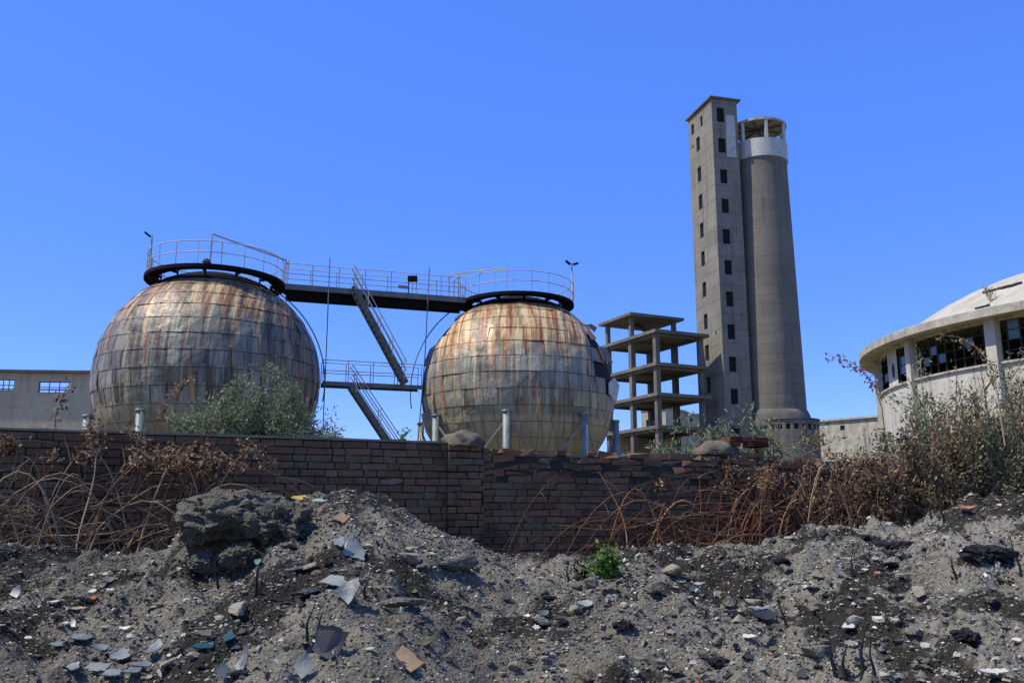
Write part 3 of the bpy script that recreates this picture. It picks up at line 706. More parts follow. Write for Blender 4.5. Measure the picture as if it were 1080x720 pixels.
def window(parent, O, u, n, a0, a1, h0, h1, d, bars=(1, 1), glass=m_dark, gdepth=.06, bw=.05):
    P = lambda a, z, k: (O[0]+u[0]*a-n[0]*k, O[1]+u[1]*a-n[1]*k, z)
    f = MB()
    def bx(b0, b1, c0, c1, k0, k1): f.hexa([P(b0, c0, k0), P(b1, c0, k0), P(b1, c0, k1), P(b0, c0, k1), P(b0, c1, k0), P(b1, c1, k0), P(b1, c1, k1), P(b0, c1, k1)])
    e = .003
    bx(a0+e, a0+bw, h0+e, h1-e, d-.05, d); bx(a1-bw, a1-e, h0+e, h1-e, d-.05, d); bx(a0+bw, a1-bw, h0+e, h0+bw, d-.05, d); bx(a0+bw, a1-bw, h1-bw, h1-e, d-.05, d)
    for i in range(1, bars[0]): x = a0+(a1-a0)*i/bars[0]; bx(x-bw/2, x+bw/2, h0+bw, h1-bw, d-.045, d-.005)
    for i in range(1, bars[1]): z = h0+(h1-h0)*i/bars[1]; bx(a0+bw, a1-bw, z-bw/2, z+bw/2, d-.04, d-.01)
    W = f.build('window', m_wframe, parent)
    if glass is not None:
        f = MB(); f.hexa([P(a0+e, h0+e, d+.01), P(a1-e, h0+e, d+.01), P(a1-e, h0+e, d+gdepth), P(a0+e, h0+e, d+gdepth), P(a0+e, h1-e, d+.01), P(a1-e, h1-e, d+.01), P(a1-e, h1-e, d+gdepth), P(a0+e, h1-e, d+gdepth)]); f.build('pane', glass, W)  # with the default material, a near-black sheet painting the unlit interior
    return W

# ------------------------------------------------------------------ tower
ang = R(14.5); TU = Vector((math.cos(ang), math.sin(ang), 0)); TV = Vector((-math.sin(ang), math.cos(ang), 0)); TA = Vector((22.85, 95, 0)); TW, TD, TH = 3.2, 6.0, 48.35
tower = thing('lift_tower', TA+TU*1.6+TV*3, 'tall square concrete tower with small window openings beside the round silo', 'tower')
def face_holes(lst, O, u, n, w_, h_):
    out = []
    for it in lst:
        px, py = it[:2]; ww, hh = (it[2:] if len(it) > 2 else (w_, h_))
        p = hit_plane(px, py, O, n); a = (p-O).dot(u); out.append((a-ww/2, a+ww/2, p.z-hh/2, p.z+hh/2))
    return out
rw = [(759+(y-121.7)*.0482+.5*9, y) for y in (122, 154, 186.5, 217.5, 249.4, 282, 315.3, 349.7, 383.8, 418)]
rx = {122: 759.5, 154: 761.2, 186.5: 763.2, 217.5: 765, 249.4: 766.8, 282: 768, 315.3: 770, 349.7: 771.7, 383.8: 773.7, 418: 775.8}
# columns of windows sit on one vertical line
aR = (hit_plane(768, 282, TA, -TV)-TA).dot(TU)
hR = []
for y in (122, 154, 186.5, 217.5, 249.4, 282, 315.3, 349.7, 383.8, 418, 453):
    vj = random.uniform(-.06, .06); z = hit_plane(768, y, TA, -TV).z; hR.append((aR-.46+vj, aR+.46+vj*.3, z-(.86 if y < 450 else .4)+vj, z+(.86 if y < 450 else .4)))
hL = face_holes([(740.2, 243)], TA, TV, -TU, .6, 1.5); aL = (hL[0][0]+hL[0][1])/2; hL = []
for y in (148.6, 181.5, 212, 243, 273.5, 306.7, 341, 374, 408):
    z = hit_plane(740.2, y, TA, -TU).z; hL.append((aL-.45, aL+.45, z-.88, z+.88))
z = hit_plane(740, 122, TA, -TU).z; hL += [(aL-.45-.9, aL+.1-.9, z-1.3, z+.0), (aL+.9, aL+1.6, z-1.3, z+.0)]
hL += [(4.9, 5.2, z-3, z-2.6), (1.2, 1.5, 21.0, 21.4)]
bd = MB(); face_grid(bd, TA, TU, -TV, TW, 0, TH, hR); face_grid(bd, TA+TV*TD, -TV, -TU, TD, 0, TH, [(TD-h[1], TD-h[0], h[2], h[3]) for h in hL])
face_grid(bd, TA+TU*TW, TV, TU, TD, 0, TH, []); face_grid(bd, TA+TU*TW+TV*TD, -TU, TV, TW, 0, TH, [])
bd.build('wall', m_tower, tower)
for h in hR: window(tower, TA, TU, -TV, *h, .22, (1, 1))
for h in hL: window(tower, TA+TV*TD, -TV, -TU, TD-h[1], TD-h[0], h[2], h[3], .22, (1, 1))
rf = MB(); rf.obox(TA, TU, TV, -.25, TW+.4, -.25, TD+.3, TH, TH+.22); rf.build('roof', m_frame, tower)
SC = PX(816, 430, 98.5); SR = 3.3
silo = thing('round_silo', (SC.x, SC.y, 0), 'tall round grey concrete silo with white parapet and open colonnade on top', 'silo')
def zat(py, Y): return PX(804, py, Y).z
zb0, zb1, zr0 = zat(163, 95.2), zat(144, 95.2), zat(125, 95.2)
s_ = MB(); s_.lathe(SC.x, SC.y, [(SR+.4, 0), (SR+.28, 8), (SR-.28, zb0)], 96); s_.build('shaft', m_silo, silo, True)
s_ = MB(); s_.lathe(SC.x, SC.y, [(SR-.28, zb0), (SR-.12, zb0+.02), (SR-.12, zb1), (SR-.3, zb1), (SR-.3, zb0+.1), (0, zb0+.1)], 96)
PT = s_.build('parapet', m_wpaint, silo)
s_ = MB(); s_.lathe(SC.x, SC.y, [(0, zr0+.3), (SR-.07, zr0+.25), (SR-.07, zr0-.02), (SR-.3, zr0-.02), (SR-.3, zr0+.14), (0, zr0+.14)], 96); RF = s_.build('roof', m_eave, silo)
s_ = MB()
for k in range(4): a = k*math.pi/4+.3; d = Vector((math.cos(a), math.sin(a), 0)); c0 = Vector((SC.x, SC.y, zr0+.0)); s_.bar(c0-d*(SR-.32)+Vector((0, 0, .06)), c0+d*(SR-.32)+Vector((0, 0, .06)), .16, .14)
s_.build('roof_beam', m_frame, RF)
for k in range(7):
    a = -math.pi/2+.02+k*2*math.pi/7; x, y = SC.x+(SR-.27)*math.cos(a), SC.y+(SR-.27)*math.sin(a); s_ = MB(); s_.box(x-.16, x+.16, y-.16, y+.16, zb1-.1, zr0+.1); s_.build('column', m_wpaint, silo)
# rain marks on the parapet front, white slab joining tower and silo
pn = MB(); a0 = (hit_plane(766, 145, TA, -TV)-TA).dot(TU); pn.obox(TA, TU, -TV, a0, a0+1.15, .004, .07, zb0-.2, zat(122, 95.6)); pn.build('white_panel', m_wpaint, tower)
zc0, zc1 = PX(825, 443, 95).z, PX(825, 432, 95).z
s_ = MB(); s_.lathe(SC.x, SC.y, [(SR+.68, zc0-.5), (SR+.68, zc0+.15), (SR+.52, zc0+.75), (SR+.3, zc1+.15), (SR+.2, zc1+.16)], 96); s_.build('collar', m_frame, silo, True)
DC = PX(829, 445, 97.0); dr = MB(); DR = 3.4; zt2 = PX(831, 441, 93.4).z
nW = 26; hz0, hz1 = PX(831, 451.5, 93.4).z, PX(831, 446, 93.4).z
for k in range(nW):
    a0_, a1_ = 2*math.pi*k/nW, 2*math.pi*(k+1)/nW; Pa = Vector((DC.x+DR*math.cos(a0_), DC.y+DR*math.sin(a0_), 0)); Pb = Vector((DC.x+DR*math.cos(a1_), DC.y+DR*math.sin(a1_), 0))
    u = (Pb-Pa).normalized(); nn = Vector((u.y, -u.x, 0)); L = (Pb-Pa).length
    face_grid(dr, Pa, u, nn, L, 0, zt2, [(L*.24, L*.76, hz0, hz1)], .2)
drum = thing('round_annexe', (DC.x, DC.y, 0), 'low round concrete annexe with a row of small square windows at the silo foot', 'building')
dr.build('wall', m_frame, drum)
for k in range(nW//2, nW):
    a0_, a1_ = 2*math.pi*k/nW, 2*math.pi*(k+1)/nW; Pa = Vector((DC.x+DR*math.cos(a0_), DC.y+DR*math.sin(a0_), 0)); Pb = Vector((DC.x+DR*math.cos(a1_), DC.y+DR*math.sin(a1_), 0))
    u = (Pb-Pa).normalized(); L = (Pb-Pa).length; window(drum, Pa, u, Vector((u.y, -u.x, 0)), L*.24, L*.76, hz0, hz1, .16, (1, 1), bw=.03)
s_ = MB(); s_.lathe(DC.x, DC.y, [(DR-.3, zt2+.01), (DR+.14, zt2+.01), (DR+.14, zt2+.12), (0, zt2+.14)], 64); s_.build('roof', m_frame, drum)

# ------------------------------------------------------------------ bare concrete frame building
FO = Vector((15.1, 92, 0)); fa = math.atan2(.436, .9); FU = Vector((math.cos(fa), math.sin(fa), 0)); FV = Vector((-math.sin(fa), math.cos(fa), 0))
frame = thing('concrete_frame_building', FO+FU*3.5+FV*5.5, 'unfinished open concrete frame building of bare slabs and columns beside the tower', 'building')
lev = [(20.75, 0, 11.1), (17.2, 0, 11.1), (14.0, 0, 11.1), (10.6, 0, 11.1), (7.2, 0, 11.1), (3.8, 0, 11.1)]
for zt_, v0, v1 in lev:
    s_ = MB(); s_.obox(FO, FU, FV, 0, 7.1, v0, v1, zt_-.34, zt_)
    s_.build('floor_slab', m_frame, frame)
    s_ = MB()
    for u_ in (.6, 6.35): s_.obox(FO, FU, FV, u_-.14, u_+.14, .3, 10.8, zt_-.62, zt_-.341)
    for v_q in (.75, 5.4, 10.3): s_.obox(FO, FU, FV, .75, 6.2, v_q-.13, v_q+.13, zt_-.60, zt_-.342)
    s_.build('floor_beam', m_frame, frame)
s_ = MB(); s_.obox(FO, FU, FV, -.25, 7.0, 4.2, 11.1, 23.1, 23.4); s_.build('roof_slab', m_frame, frame)
zl = [0]+[q[0] for q in lev[::-1]]
for u_ in (.6, 6.35):
    for v_q in (.75, 5.4, 10.3):
        for i in range(len(zl)-1):
            w2 = random.uniform(.25, .30); s_ = MB(); s_.obox(FO, FU, FV, u_-w2, u_+w2, v_q-w2, v_q+w2, zl[i], zl[i+1]-.344); s_.build('column', m_frame, frame)
        if v_q > 1: s_ = MB(); s_.obox(FO, FU, FV, u_-.22, u_+.22, v_q-.22, v_q+.22, 20.752, 23.098); s_.build('column', m_frame, frame)
s_ = MB(); s_.obox(FO, FU, FV, .95, 6.0, 9.9, 10.1, 7.21, 10.2); s_.build('infill_wall', m_fact, frame)
s_ = MB(); s_.obox(FO, FU, FV, 6.2, 6.4, 5.75, 9.9, 7.21, 9.97); s_.build('infill_wall', m_fact, frame)
s_ = MB(); s_.hexa([tuple(FO+FU*3.0+FV*4.5+Vector((0, 0, 20.76))), tuple(FO+FU*4+FV*4.5+Vector((0, 0, 20.76))), tuple(FO+FU*4+FV*8.5+Vector((0, 0, 22.9))), tuple(FO+FU*3+FV*8.5+Vector((0, 0, 22.9))), tuple(FO+FU*3+FV*4.5+Vector((0, 0, 20.96))), tuple(FO+FU*4+FV*4.5+Vector((0, 0, 20.96))), tuple(FO+FU*4+FV*8.5+Vector((0, 0, 23.08))), tuple(FO+FU*3+FV*8.5+Vector((0, 0, 23.08)))])
s_.build('stair_flight', m_frame, frame)

# ------------------------------------------------------------------ far and left buildings
def block(name, label, P0, P1, zt_, depth, holes, mat, eave=.35, bars=(2, 1), see=False, wt=.3):
    P0, P1 = Vector(P0), Vector(P1); P0.z = P1.z = 0; u = (P1-P0).normalized(); n = Vector((u.y, -u.x, 0)); L = (P1-P0).length
    T = thing(name, P0+u*L/2, label, 'building'); b = MB(); face_grid(b, P0, u, n, L, 0, zt_, holes, wt, back=see)
    if see: face_grid(b, P0-n*depth, u, n, L, 0, zt_, [(h[0]-2.5, h[1]+2.5, h[2]-1.5, min(h[3]+.8, zt_-.1)) for h in see], wt, back=True)
    else: face_grid(b, P1-n*depth, -u, -n, L, 0, zt_, [], wt)
    face_grid(b, P0-n*depth, n, -u, depth, 0, zt_, []); face_grid(b, P1, -n, u, depth, 0, zt_, [])
    b.build('wall', mat, T)
    if not see: r_ = MB(); r_.obox(P0, u, -n, -eave, L+eave, -eave, depth+eave, zt_, zt_+.25); r_.build('roof', m_eave, T)
    else:
        r_ = MB(); r_.obox(P0, u, -n, -eave, L+eave, -.35, 1.2, zt_, zt_+.2); r_.build('roof_edge', m_frame, T)
    for h in holes: window(T, P0, u, n, *h, wt*.5, bars, None if see else m_dark, bw=.06)
    return T
Yl = 68.
A0, A1 = PX(-60, 392, Yl), PX(150, 396, Yl+1.2); uL = (Vector((A1.x, A1.y, 0))-Vector((A0.x, A0.y, 0))).normalized()
nL = Vector((uL.y, -uL.x, 0)); hol = []
for x0, x1, y0, y1 in ((-48, -18, 400, 412), (-4, 15.5, 400, 412), (40, 73.5, 402.5, 414)):
    a = hit_plane(x0, y1, A0, nL); b_ = hit_plane(x1, y0, A0, nL); o2 = Vector((A0.x, A0.y, 0)); hol.append(((Vector((a.x, a.y, 0))-o2).dot(uL), (Vector((b_.x, b_.y, 0))-o2).dot(uL), a.z, b_.z))
block('factory_building', 'derelict grey factory shell with see-through windows left of the tanks', A0, A1, A0.z, 9, hol, m_fact, bars=(3, 2), see=hol)
lg = MB(); q0, q1 = Vector((A0.x, A0.y, 0)), Vector((A1.x, A1.y, 0)); lz = PX(20, 415.5, Yl).z
def far(label, x0, x1, yt, Y0, Y1, win, mat=m_farw, depth=10, eave=.3):
    a, b_ = PX(x0, yt, Y0), PX(x1, yt, Y1); z = a.z; u = (Vector((b_.x, b_.y, 0))-Vector((a.x, a.y, 0))).normalized(); n = Vector((u.y, -u.x, 0)); hs_ = []
    for wx, wy, ww, wh in win:
        p = hit_plane(wx, wy, a, n); k = (p-a).dot(u); s = p.y/F; hs_.append((k-ww*s/2, k+ww*s/2, p.z-wh*s/2, p.z+wh*s/2))
    return block('distant_building', label, a, b_, z, depth, hs_, mat, eave)
far('pale plastered block seen through the open concrete frame', 676, 702, 431, 135, 133, [(683, 446, 3, 7)])
far('low white block with square windows beyond the concrete frame', 700, 745, 437, 140, 141, [(705, 442, 3, 3.5), (711, 442, 3, 3.5), (729, 443, 3, 4)])
far('long low pale building right of the silo foot', 850, 935, 446, 123, 115, [(888.5, 451, 5, 5)], m_eave)

# ------------------------------------------------------------------ round hall
E0 = PX(908, 372, 50); zE = E0.z
pts = [(908.5, 373), (915, 363.5), (940, 356), (990, 340.5), (1030, 331), (1080, 321)]
pp = [PZ(x, y, zE) for x, y in pts]
Am = np.array([[2*p.x, 2*p.y, 1] for p in pp]); bm = np.array([p.x**2+p.y**2 for p in pp]); wv = np.array([3, .6, 1, 1, 1, 2.]); sol = np.linalg.lstsq(Am*wv[:, None], bm*wv, rcond=None)[0]
HR = math.sqrt(sol[2]+sol[0]**2+sol[1]**2); HX, HY = float(sol[0]), float(sol[1])
print('HALL', HX, HY, HR, zE)
hall = thing('round_hall', (HX, HY, 0), 'pale round concrete hall with domed roof, wide eave and gridded windows', 'building')
Wr = HR-1.1
s_ = MB(); s_.lathe(HX, HY, [(Wr-.2, zE-.10), (HR-.35, zE-.17), (HR-.02, zE-.20), (HR, zE+.18), (HR-.1, zE+.23), (HR-2.0, zE+.21)], 160); s_.build('eave', m_eave, hall)
def domeh(r_): return DH*(1-(r_/(HR-1.5))**DP)
DH, DP = 4.0, 3.0
s_ = MB(); prof = []
for k in range(15):
    t = 1-k/14; prof.append(((HR-1.5)*t, zE+.2+domeh((HR-1.5)*t)))
s_.lathe(HX, HY, prof, 120); DM = s_.build('dome_roof', m_dome, hall, True)
s_ = MB(); s_.lathe(HX, HY, [(Wr-.35, zE-.2), (0, zE-.1)], 48); s_.build('ceiling', m_frame, hall)
s_ = MB(); s_.lathe(HX, HY, [(Wr-4, 0), (Wr-4, zE-.15)], 48); s_.build('dark_backing', m_dark, hall)  # near-black cylinder added to keep the interior dark behind the windows
def angw(px, py, r=None):
    p = hit_cyl(px, py, HX, HY, r or Wr); return math.atan2(p.y-HY, p.x-HX) % (2*math.pi), p.z
zs = angw(1000, 393)[1]; zl_ = angw(1000, 350)[1]
zs = PX(1000, 391, hit_cyl(1000, 391, HX, HY, Wr).y).z
s_ = MB(); s_.lathe(HX, HY, [(Wr, 0), (Wr, zs), (Wr-.25, zs)], 140); s_.lathe(HX, HY, [(Wr-.25, zl_), (Wr, zl_), (Wr, zE-.11)], 140); s_.build('wall', m_hall, hall)
s_ = MB(); s_.lathe(HX, HY, [(Wr+.003, zs-.12), (Wr+.12, zs-.12), (Wr+.12, zs-.03), (Wr+.003, zs-.02)], 140); s_.build('sill_band', m_eave, hall)
def wall_piece(a0, a1, z0, z1, nm='wall_panel', mat=m_hall, rr=0.0):
    b = MB(); n = max(2, int(abs(a1-a0)/.05)); b.lathe(HX, HY, [(Wr-.2+rr, z0), (Wr+.0015+rr, z0), (Wr+.0015+rr, z1), (Wr-.2+rr, z1)], n, a0, a1); return b.build(nm, mat, hall)
def col_(px, wdt, py=380):
    a, _ = angw(px, py, Wr+.2); d = Vector((math.cos(a), math.sin(a), 0)); t = Vector((-d.y, d.x, 0)); b = MB(); b.obox((HX, HY), d, t, Wr-.15, Wr+.30, -wdt/2, wdt/2, 0, zE-.14); b.build('column', m_hall, hall); return a
ac = [col_(924, .34, 400), col_(959, .42), col_(1048, .52)]
a_prev = ac[-1]; step = ac[2]-ac[1]
ac.append(ac[2]+step)
d = Vector((math.cos(ac[3]), math.sin(ac[3]), 0)); t = Vector((-d.y, d.x, 0)); b = MB(); b.obox((HX, HY), d, t, Wr-.15, Wr+.30, -.26, .26, 0, zE-.14); b.build('column', m_hall, hall)
def bay(a0, a1, nx_, nz_, missing=.5):
    """steel window following the curve, some panes left"""
    f = MB(); A = [a0+(a1-a0)*k/nx_ for k in range(nx_+1)]; Z = [zs+(zl_-zs)*k/nz_ for k in range(nz_+1)]; r_ = Wr-.1
    P = lambda a, z, q=0: Vector((HX+(r_+q)*math.cos(a), HY+(r_+q)*math.sin(a), z))
    for a in A: f.bar(P(a, zs), P(a, zl_), .05)
    for z in Z: f.tube([P(a, z) for a in A], .026, 4)
    W = f.build('window', m_wframe, hall); gl = MB()
    for i in range(nx_):
        for j in range(nz_):
            if random.random() > missing: gl.add([P(A[i], Z[j], -.02), P(A[i+1], Z[j], -.02), P(A[i+1], Z[j+1], -.02), P(A[i], Z[j+1], -.02)], [(0, 1, 2, 3)])
    if gl.v: gl.build('pane', m_glass, W)
random.seed(9)
hw = .28/Wr
aa = [angw(x, 395)[0] for x in (930, 937, 947, 956)]
bay(ac[0], aa[0], 1, 4, .8); bay(aa[0], aa[1], 1, 4, .8); wall_piece(aa[1], aa[2], zs, zl_); bay(aa[2], ac[1], 2, 4, .8)
ad = angw(966, 395)[0]; wall_piece(ac[1], ad, zs, zl_)
bay(ad, ac[2], 9, 4, .95); bay(ac[2], ac[3], 9, 4, .9)
wall_piece(ac[3], ac[0]+2*math.pi, zs, zl_)
o = MB(); p = hit_cyl(942, 391, HX, HY, Wr+.02); a = math.atan2(p.y-HY, p.x-HX); d = Vector((math.cos(a), math.sin(a), 0)); t = Vector((-d.y, d.x, 0))
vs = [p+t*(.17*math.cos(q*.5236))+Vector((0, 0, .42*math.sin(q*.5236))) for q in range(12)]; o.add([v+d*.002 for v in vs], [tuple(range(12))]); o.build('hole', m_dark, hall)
# torn felt edge on the dome
s_ = MB()
def domep(px, py):
    # march to the dome surface
    a, b2 = ray(px, py); best = None
    for Y in np.arange(HY-HR, HY+2, .05):
        x, z = a*Y, EYE+b2*Y; rr = math.hypot(x-HX, Y-HY)
        if rr < HR-1.5:
            zz = zE+.2+domeh(rr)
            if z <= zz: return Vector((x, Y, zz+.02))
    return Vector((a*HY, HY, zE+4.0))
for (x0, y0, x1, y1) in ((1036, 309, 1078, 298), (1028, 326, 1044, 322)):
    n_ = 9; up_, lo = [], []
    for k in range(n_):
        x = x0+(x1-x0)*k/(n_-1); y = y0+(y1-y0)*k/(n_-1); up_.append(domep(x, y-random.uniform(.1, .6))+Vector((0, 0, .03))); lo.append(domep(x, y+random.uniform(.8, 2.0))+Vector((0, 0, .03)))
    s_ = MB(); s_.add(up_+lo, [(k, k+1, n_+k+1, n_+k) for k in range(n_-1)]); s_.build('torn_felt', m_dark, DM)

# ------------------------------------------------------------------ plants
def cane(s, z, off, ds, h, do, n=12, r0=.008, twist=0):
    """an arching stem in wall coordinates"""
    P = []; ph = random.uniform(0, 6)
    for i in range(n+1):
        t = i/n; P.append(wallp(s+ds*t+.05*math.sin(t*5+ph)*twist, z+h*4*t*(1-t*random.uniform(.97, 1.0)) if h > 0 else z+h*t, off+do*t+.05*math.sin(t*7+ph)))
    return P
def bramble(pxc, half, n, ztop, label, mat, seed, over=.3, nleaf=0, lz=(1.6, 2.4), leafm=m_dleaf, lsz=.05, amp=1.0, thick=False):
    random.seed(seed); global rng
    rng = np.random.default_rng(seed); sc_ = wall_s(pxc, .35); T = thing('bramble', wallp(sc_, .4, .35), label, 'bramble'); mb = MB(); cen = []
    for i in range(n):
        s = sc_+random.gauss(0, half*.5); off = random.uniform(.06, .75); kind = random.random()
        rad = random.choice((.004, .006, .009, .013)) if not thick else random.choice((.004, .006, .008, .011)); m_ = 14; z0 = random.uniform(.3, .75)
        if thick: kind = kind**1.0*.55 if kind < .6 else (.6 if kind < .68 else .9)
        if kind < .55:      # arching cane
            ds = random.choice((-1, 1))*random.uniform(.5, 1.7+.9*thick)*amp; hp = random.uniform(.4, ztop-z0)
            P = []; a1 = random.uniform(.55, .95); ph = random.uniform(0, 6)
            for k in range(m_+1):
                t = k/m_; P.append(wallp(s+ds*t, z0+hp*(1-((t-a1*.5)/(a1*.5))**2*(1 if t < a1*.5 else random.uniform(.94, 1.0)))+.02*math.sin(9*t+ph), max(.03, off+.25*(t-.5)*math.sin(ph))))
            P = [p for p in P if p.z > z0-.35]
        elif kind < .8:     # upright, leaning
            hh = random.uniform(.5, ztop-z0+over); ln = random.gauss(0, .45); ph = random.uniform(0, 6)
            P = [wallp(s+ln*t*t+.04*math.sin(6*t+ph), z0+hh*t, max(.03, off*(1-t*.6))) for t in [k/m_ for k in range(m_+1)]]
        else:               # lying, almost level
            ds = random.choice((-1, 1))*random.uniform(.5, 1.5)*amp; ph = random.uniform(0, 6); zz = random.uniform(.45, 1.5)
            P = [wallp(s+ds*t, zz+random.uniform(-.01, .01)+.35*math.sin(ph)*t+.12*math.sin(3*t+ph), off) for t in [k/m_ for k in range(m_+1)]]
        if len(P) < 3: continue
        mb.tube(P, [rad*(1.15-.75*k/len(P)) for k in range(len(P))], 5, random.random(), False)
        for k in range(len(P)):
            if P[k].z > lz[0] and random.random() < .8:
                for _ in range(2): cen.append(P[k]+Vector((random.gauss(0, .05), random.gauss(0, .05), random.gauss(0, .04))))
        for _ in range(3):   # side twigs
            k = random.randrange(2, len(P)); d = Vector((random.gauss(0, .2), random.gauss(0, .12), random.gauss(.02, .2))); mb.tube([P[k], P[k]+d*.5+Vector((0, 0, .02)), P[k]+d], [rad*.5, rad*.4, .0012], 4, random.random(), False)
    S = mb.build('stem', mat, T)
    if nleaf:
        c = np.array([tuple(random.choice(cen)) for _ in range(nleaf)])+rng.normal(0, .045, (nleaf, 3)) if cen else rng.random((nleaf, 3))
        leaves('leaf', c, lsz, lsz*.6, leafm, T, droop=.5)
    return T
bramble(-60, 1.0, 34, 2.0, 'dense mat of dead bramble canes at the left edge of the wall', m_cane, 101, .25, 260, (1.95, 3), thick=True)
bramble(30, 1.0, 44, 1.9, 'dead bramble canes crossing in front of the wall under the factory shell', m_cane, 102, .3, 260, (1.95, 3), thick=True)
bramble(125, .7, 46, 2.05, 'tall dead bramble with curled brown leaves before the larger left tank', m_cane, 103, .5, 1100, (1.8, 3), lsz=.05, thick=True)
bramble(200, .5, 32, 1.95, 'dead bramble with drooping brown leaves left of the grey heap top', m_cane, 104, .3, 800, (1.75, 3), thick=True)
bramble(700, .8, 36, 1.85, 'thin red brown canes arching left beside the fresh green plant', m_caner, 105, .0, 40, (1.9, 3), amp=1.2, thick=True)
bramble(765, .8, 52, 1.95, 'tangled red brown bramble canes below the right pier of the wall', m_caner, 106, .2, 420, (1.7, 3), thick=True)
bramble(840, .7, 50, 2.0, 'dead bramble with rusty leaves right of the right pier', m_caner, 107, .25, 500, (1.6, 3))
bramble(905, .7, 60, 2.1, 'dense grey brown bramble below the low pale building', m_cane, 108, .3, 1000, (1.2, 3))

def shrub(name, base, h, wdt, nst, nl, LL, LW, mstem, mleaf, label, seed, lean=0, cat='shrub', group=None, rag=.3, start=.15, mleaf2=None):
    random.seed(seed); global rng
    rng = np.random.default_rng(seed); base = Vector(base); T = thing(name, base, label, cat, group); mb = MB(); C_, D_ = [], []
    for i in range(nst):
        hh = h*random.uniform(.55, 1.0)*(1-rag*random.random()*.6); x = random.gauss(0, .42)*wdt; y = random.gauss(0, .25)*wdt; b0 = base+Vector((x*.45, y*.45, 0)); ph = random.uniform(0, 6)
        m_ = 9; P = [b0+Vector((x*.75*t**1.4+.04*math.sin(5*t+ph)+lean*t*t, y*.7*t**1.4+.04*math.cos(4*t+ph), hh*t)) for t in [k/m_ for k in range(m_+1)]]
        r0 = random.uniform(.006, .014)*max(1, h/1.6); mb.tube(P, [r0*(1.1-.95*k/m_) for k in range(m_+1)], 5, random.random(), False)
        stems = [P]
        for _ in range(5):
            k = random.randrange(2, m_); d = Vector((random.gauss(0, .22), random.gauss(0, .2), random.uniform(.12, .4)))*h*.38; Q = [P[k], P[k]+d*.5+Vector((0, 0, -.01)), P[k]+d]; mb.tube(Q, [r0*.5, r0*.4, .0015], 4, random.random(), False)
            stems.append([Q[0]+(Q[2]-Q[0])*j/5 for j in range(6)])
        for Q in stems:
            for _ in range(int(nl/nst/6)):
                f_ = random.uniform(start, 1)*(len(Q)-1); k = min(int(f_), len(Q)-2); p = Q[k].lerp(Q[k+1], f_-k); C_.append(p+Vector((random.gauss(0, .03), random.gauss(0, .03), random.gauss(0, .03)))*max(1, h*.6)); dd = (Q[k+1]-Q[k]).normalized(); D_.append(tuple(dd+Vector((random.gauss(0, .6), random.gauss(0, .6), random.gauss(0, .3)))))
    mb.build('stem', mstem, T)
    C_ = np.array([tuple(c) for c in C_]); D_ = np.array(D_)
    if mleaf2 is None: leaves('leaf', C_, LL, LW, mleaf, T, D_)
    else:
        k = rng.random(len(C_)) < .5; leaves('leaf', C_[k], LL, LW, mleaf, T, D_[k]); leaves('dry_leaf', C_[~k], LL, LW, mleaf2, T, D_[~k])
    return T
def top_h(px, py, q):   # height a plant standing at q needs to reach the picture row py
    return (EYE+ray(px, py)[1]*q.y-q.z)*1.12
def behind(px, off, z=0): # a spot on the far side of the wall
    p = hit_plane(px, HZ, W0-WN*off, WN); return Vector((p.x, p.y, z))
# big grey green shrubs behind the wall, left of centre
for i, (px, off, h, wd, nl, lb) in enumerate(((228, 1.8, 424, .55, 3600, 'grey green shrub rising behind the wall before the larger left tank'), (268, 2.0, 406, .6, 4800, 'tallest grey green shrub behind the wall, in front of the larger left tank'), (305, 2.2, 418, .5, 3600, 'grey green shrub behind the wall at the right foot of the larger left tank'))):
    shrub('wild_shrub', behind(px, off), top_h(px, h, behind(px, off)), wd*1.1, 34, nl*10, .058, .021, m_cane, m_gleaf, lb, 200+i, start=.35)
for i, (px, h, lb) in enumerate(((706, 452, 'low grey green shrub behind the wall under the concrete frame'), (735, 440, 'feathery grey green shrub behind the wall beneath the square tower'), (752, 448, 'grey green shrub behind the mortar capped pier'), (790, 434, 'tallest green shrub behind the right pier before the silo'), (812, 448, 'thin green shrub right of the right pier before the round annexe'), (843, 455, 'sparse shrub turning brown behind the wall right of the annexe'))):
    shrub('wild_shrub', behind(px, 2.6), top_h(px, h, behind(px, 2.6)), .5, 20, 3200, .11, .028, m_cane, m_gleaf if i < 5 else m_mleaf, lb, 220+i, start=.45)
# small sprouts on the coping
for px, lb in ((405, 'tiny green sprout on the wall between stair foot and cable'), ):
    shrub('sprout', wallp(wall_s(px-.5), TOPL+.03, -.15)+Vector((.25, .0, 0)), .17, .05, 3, 60, .03, .014, m_fresh, m_fresh, lb, 240, cat='plant')
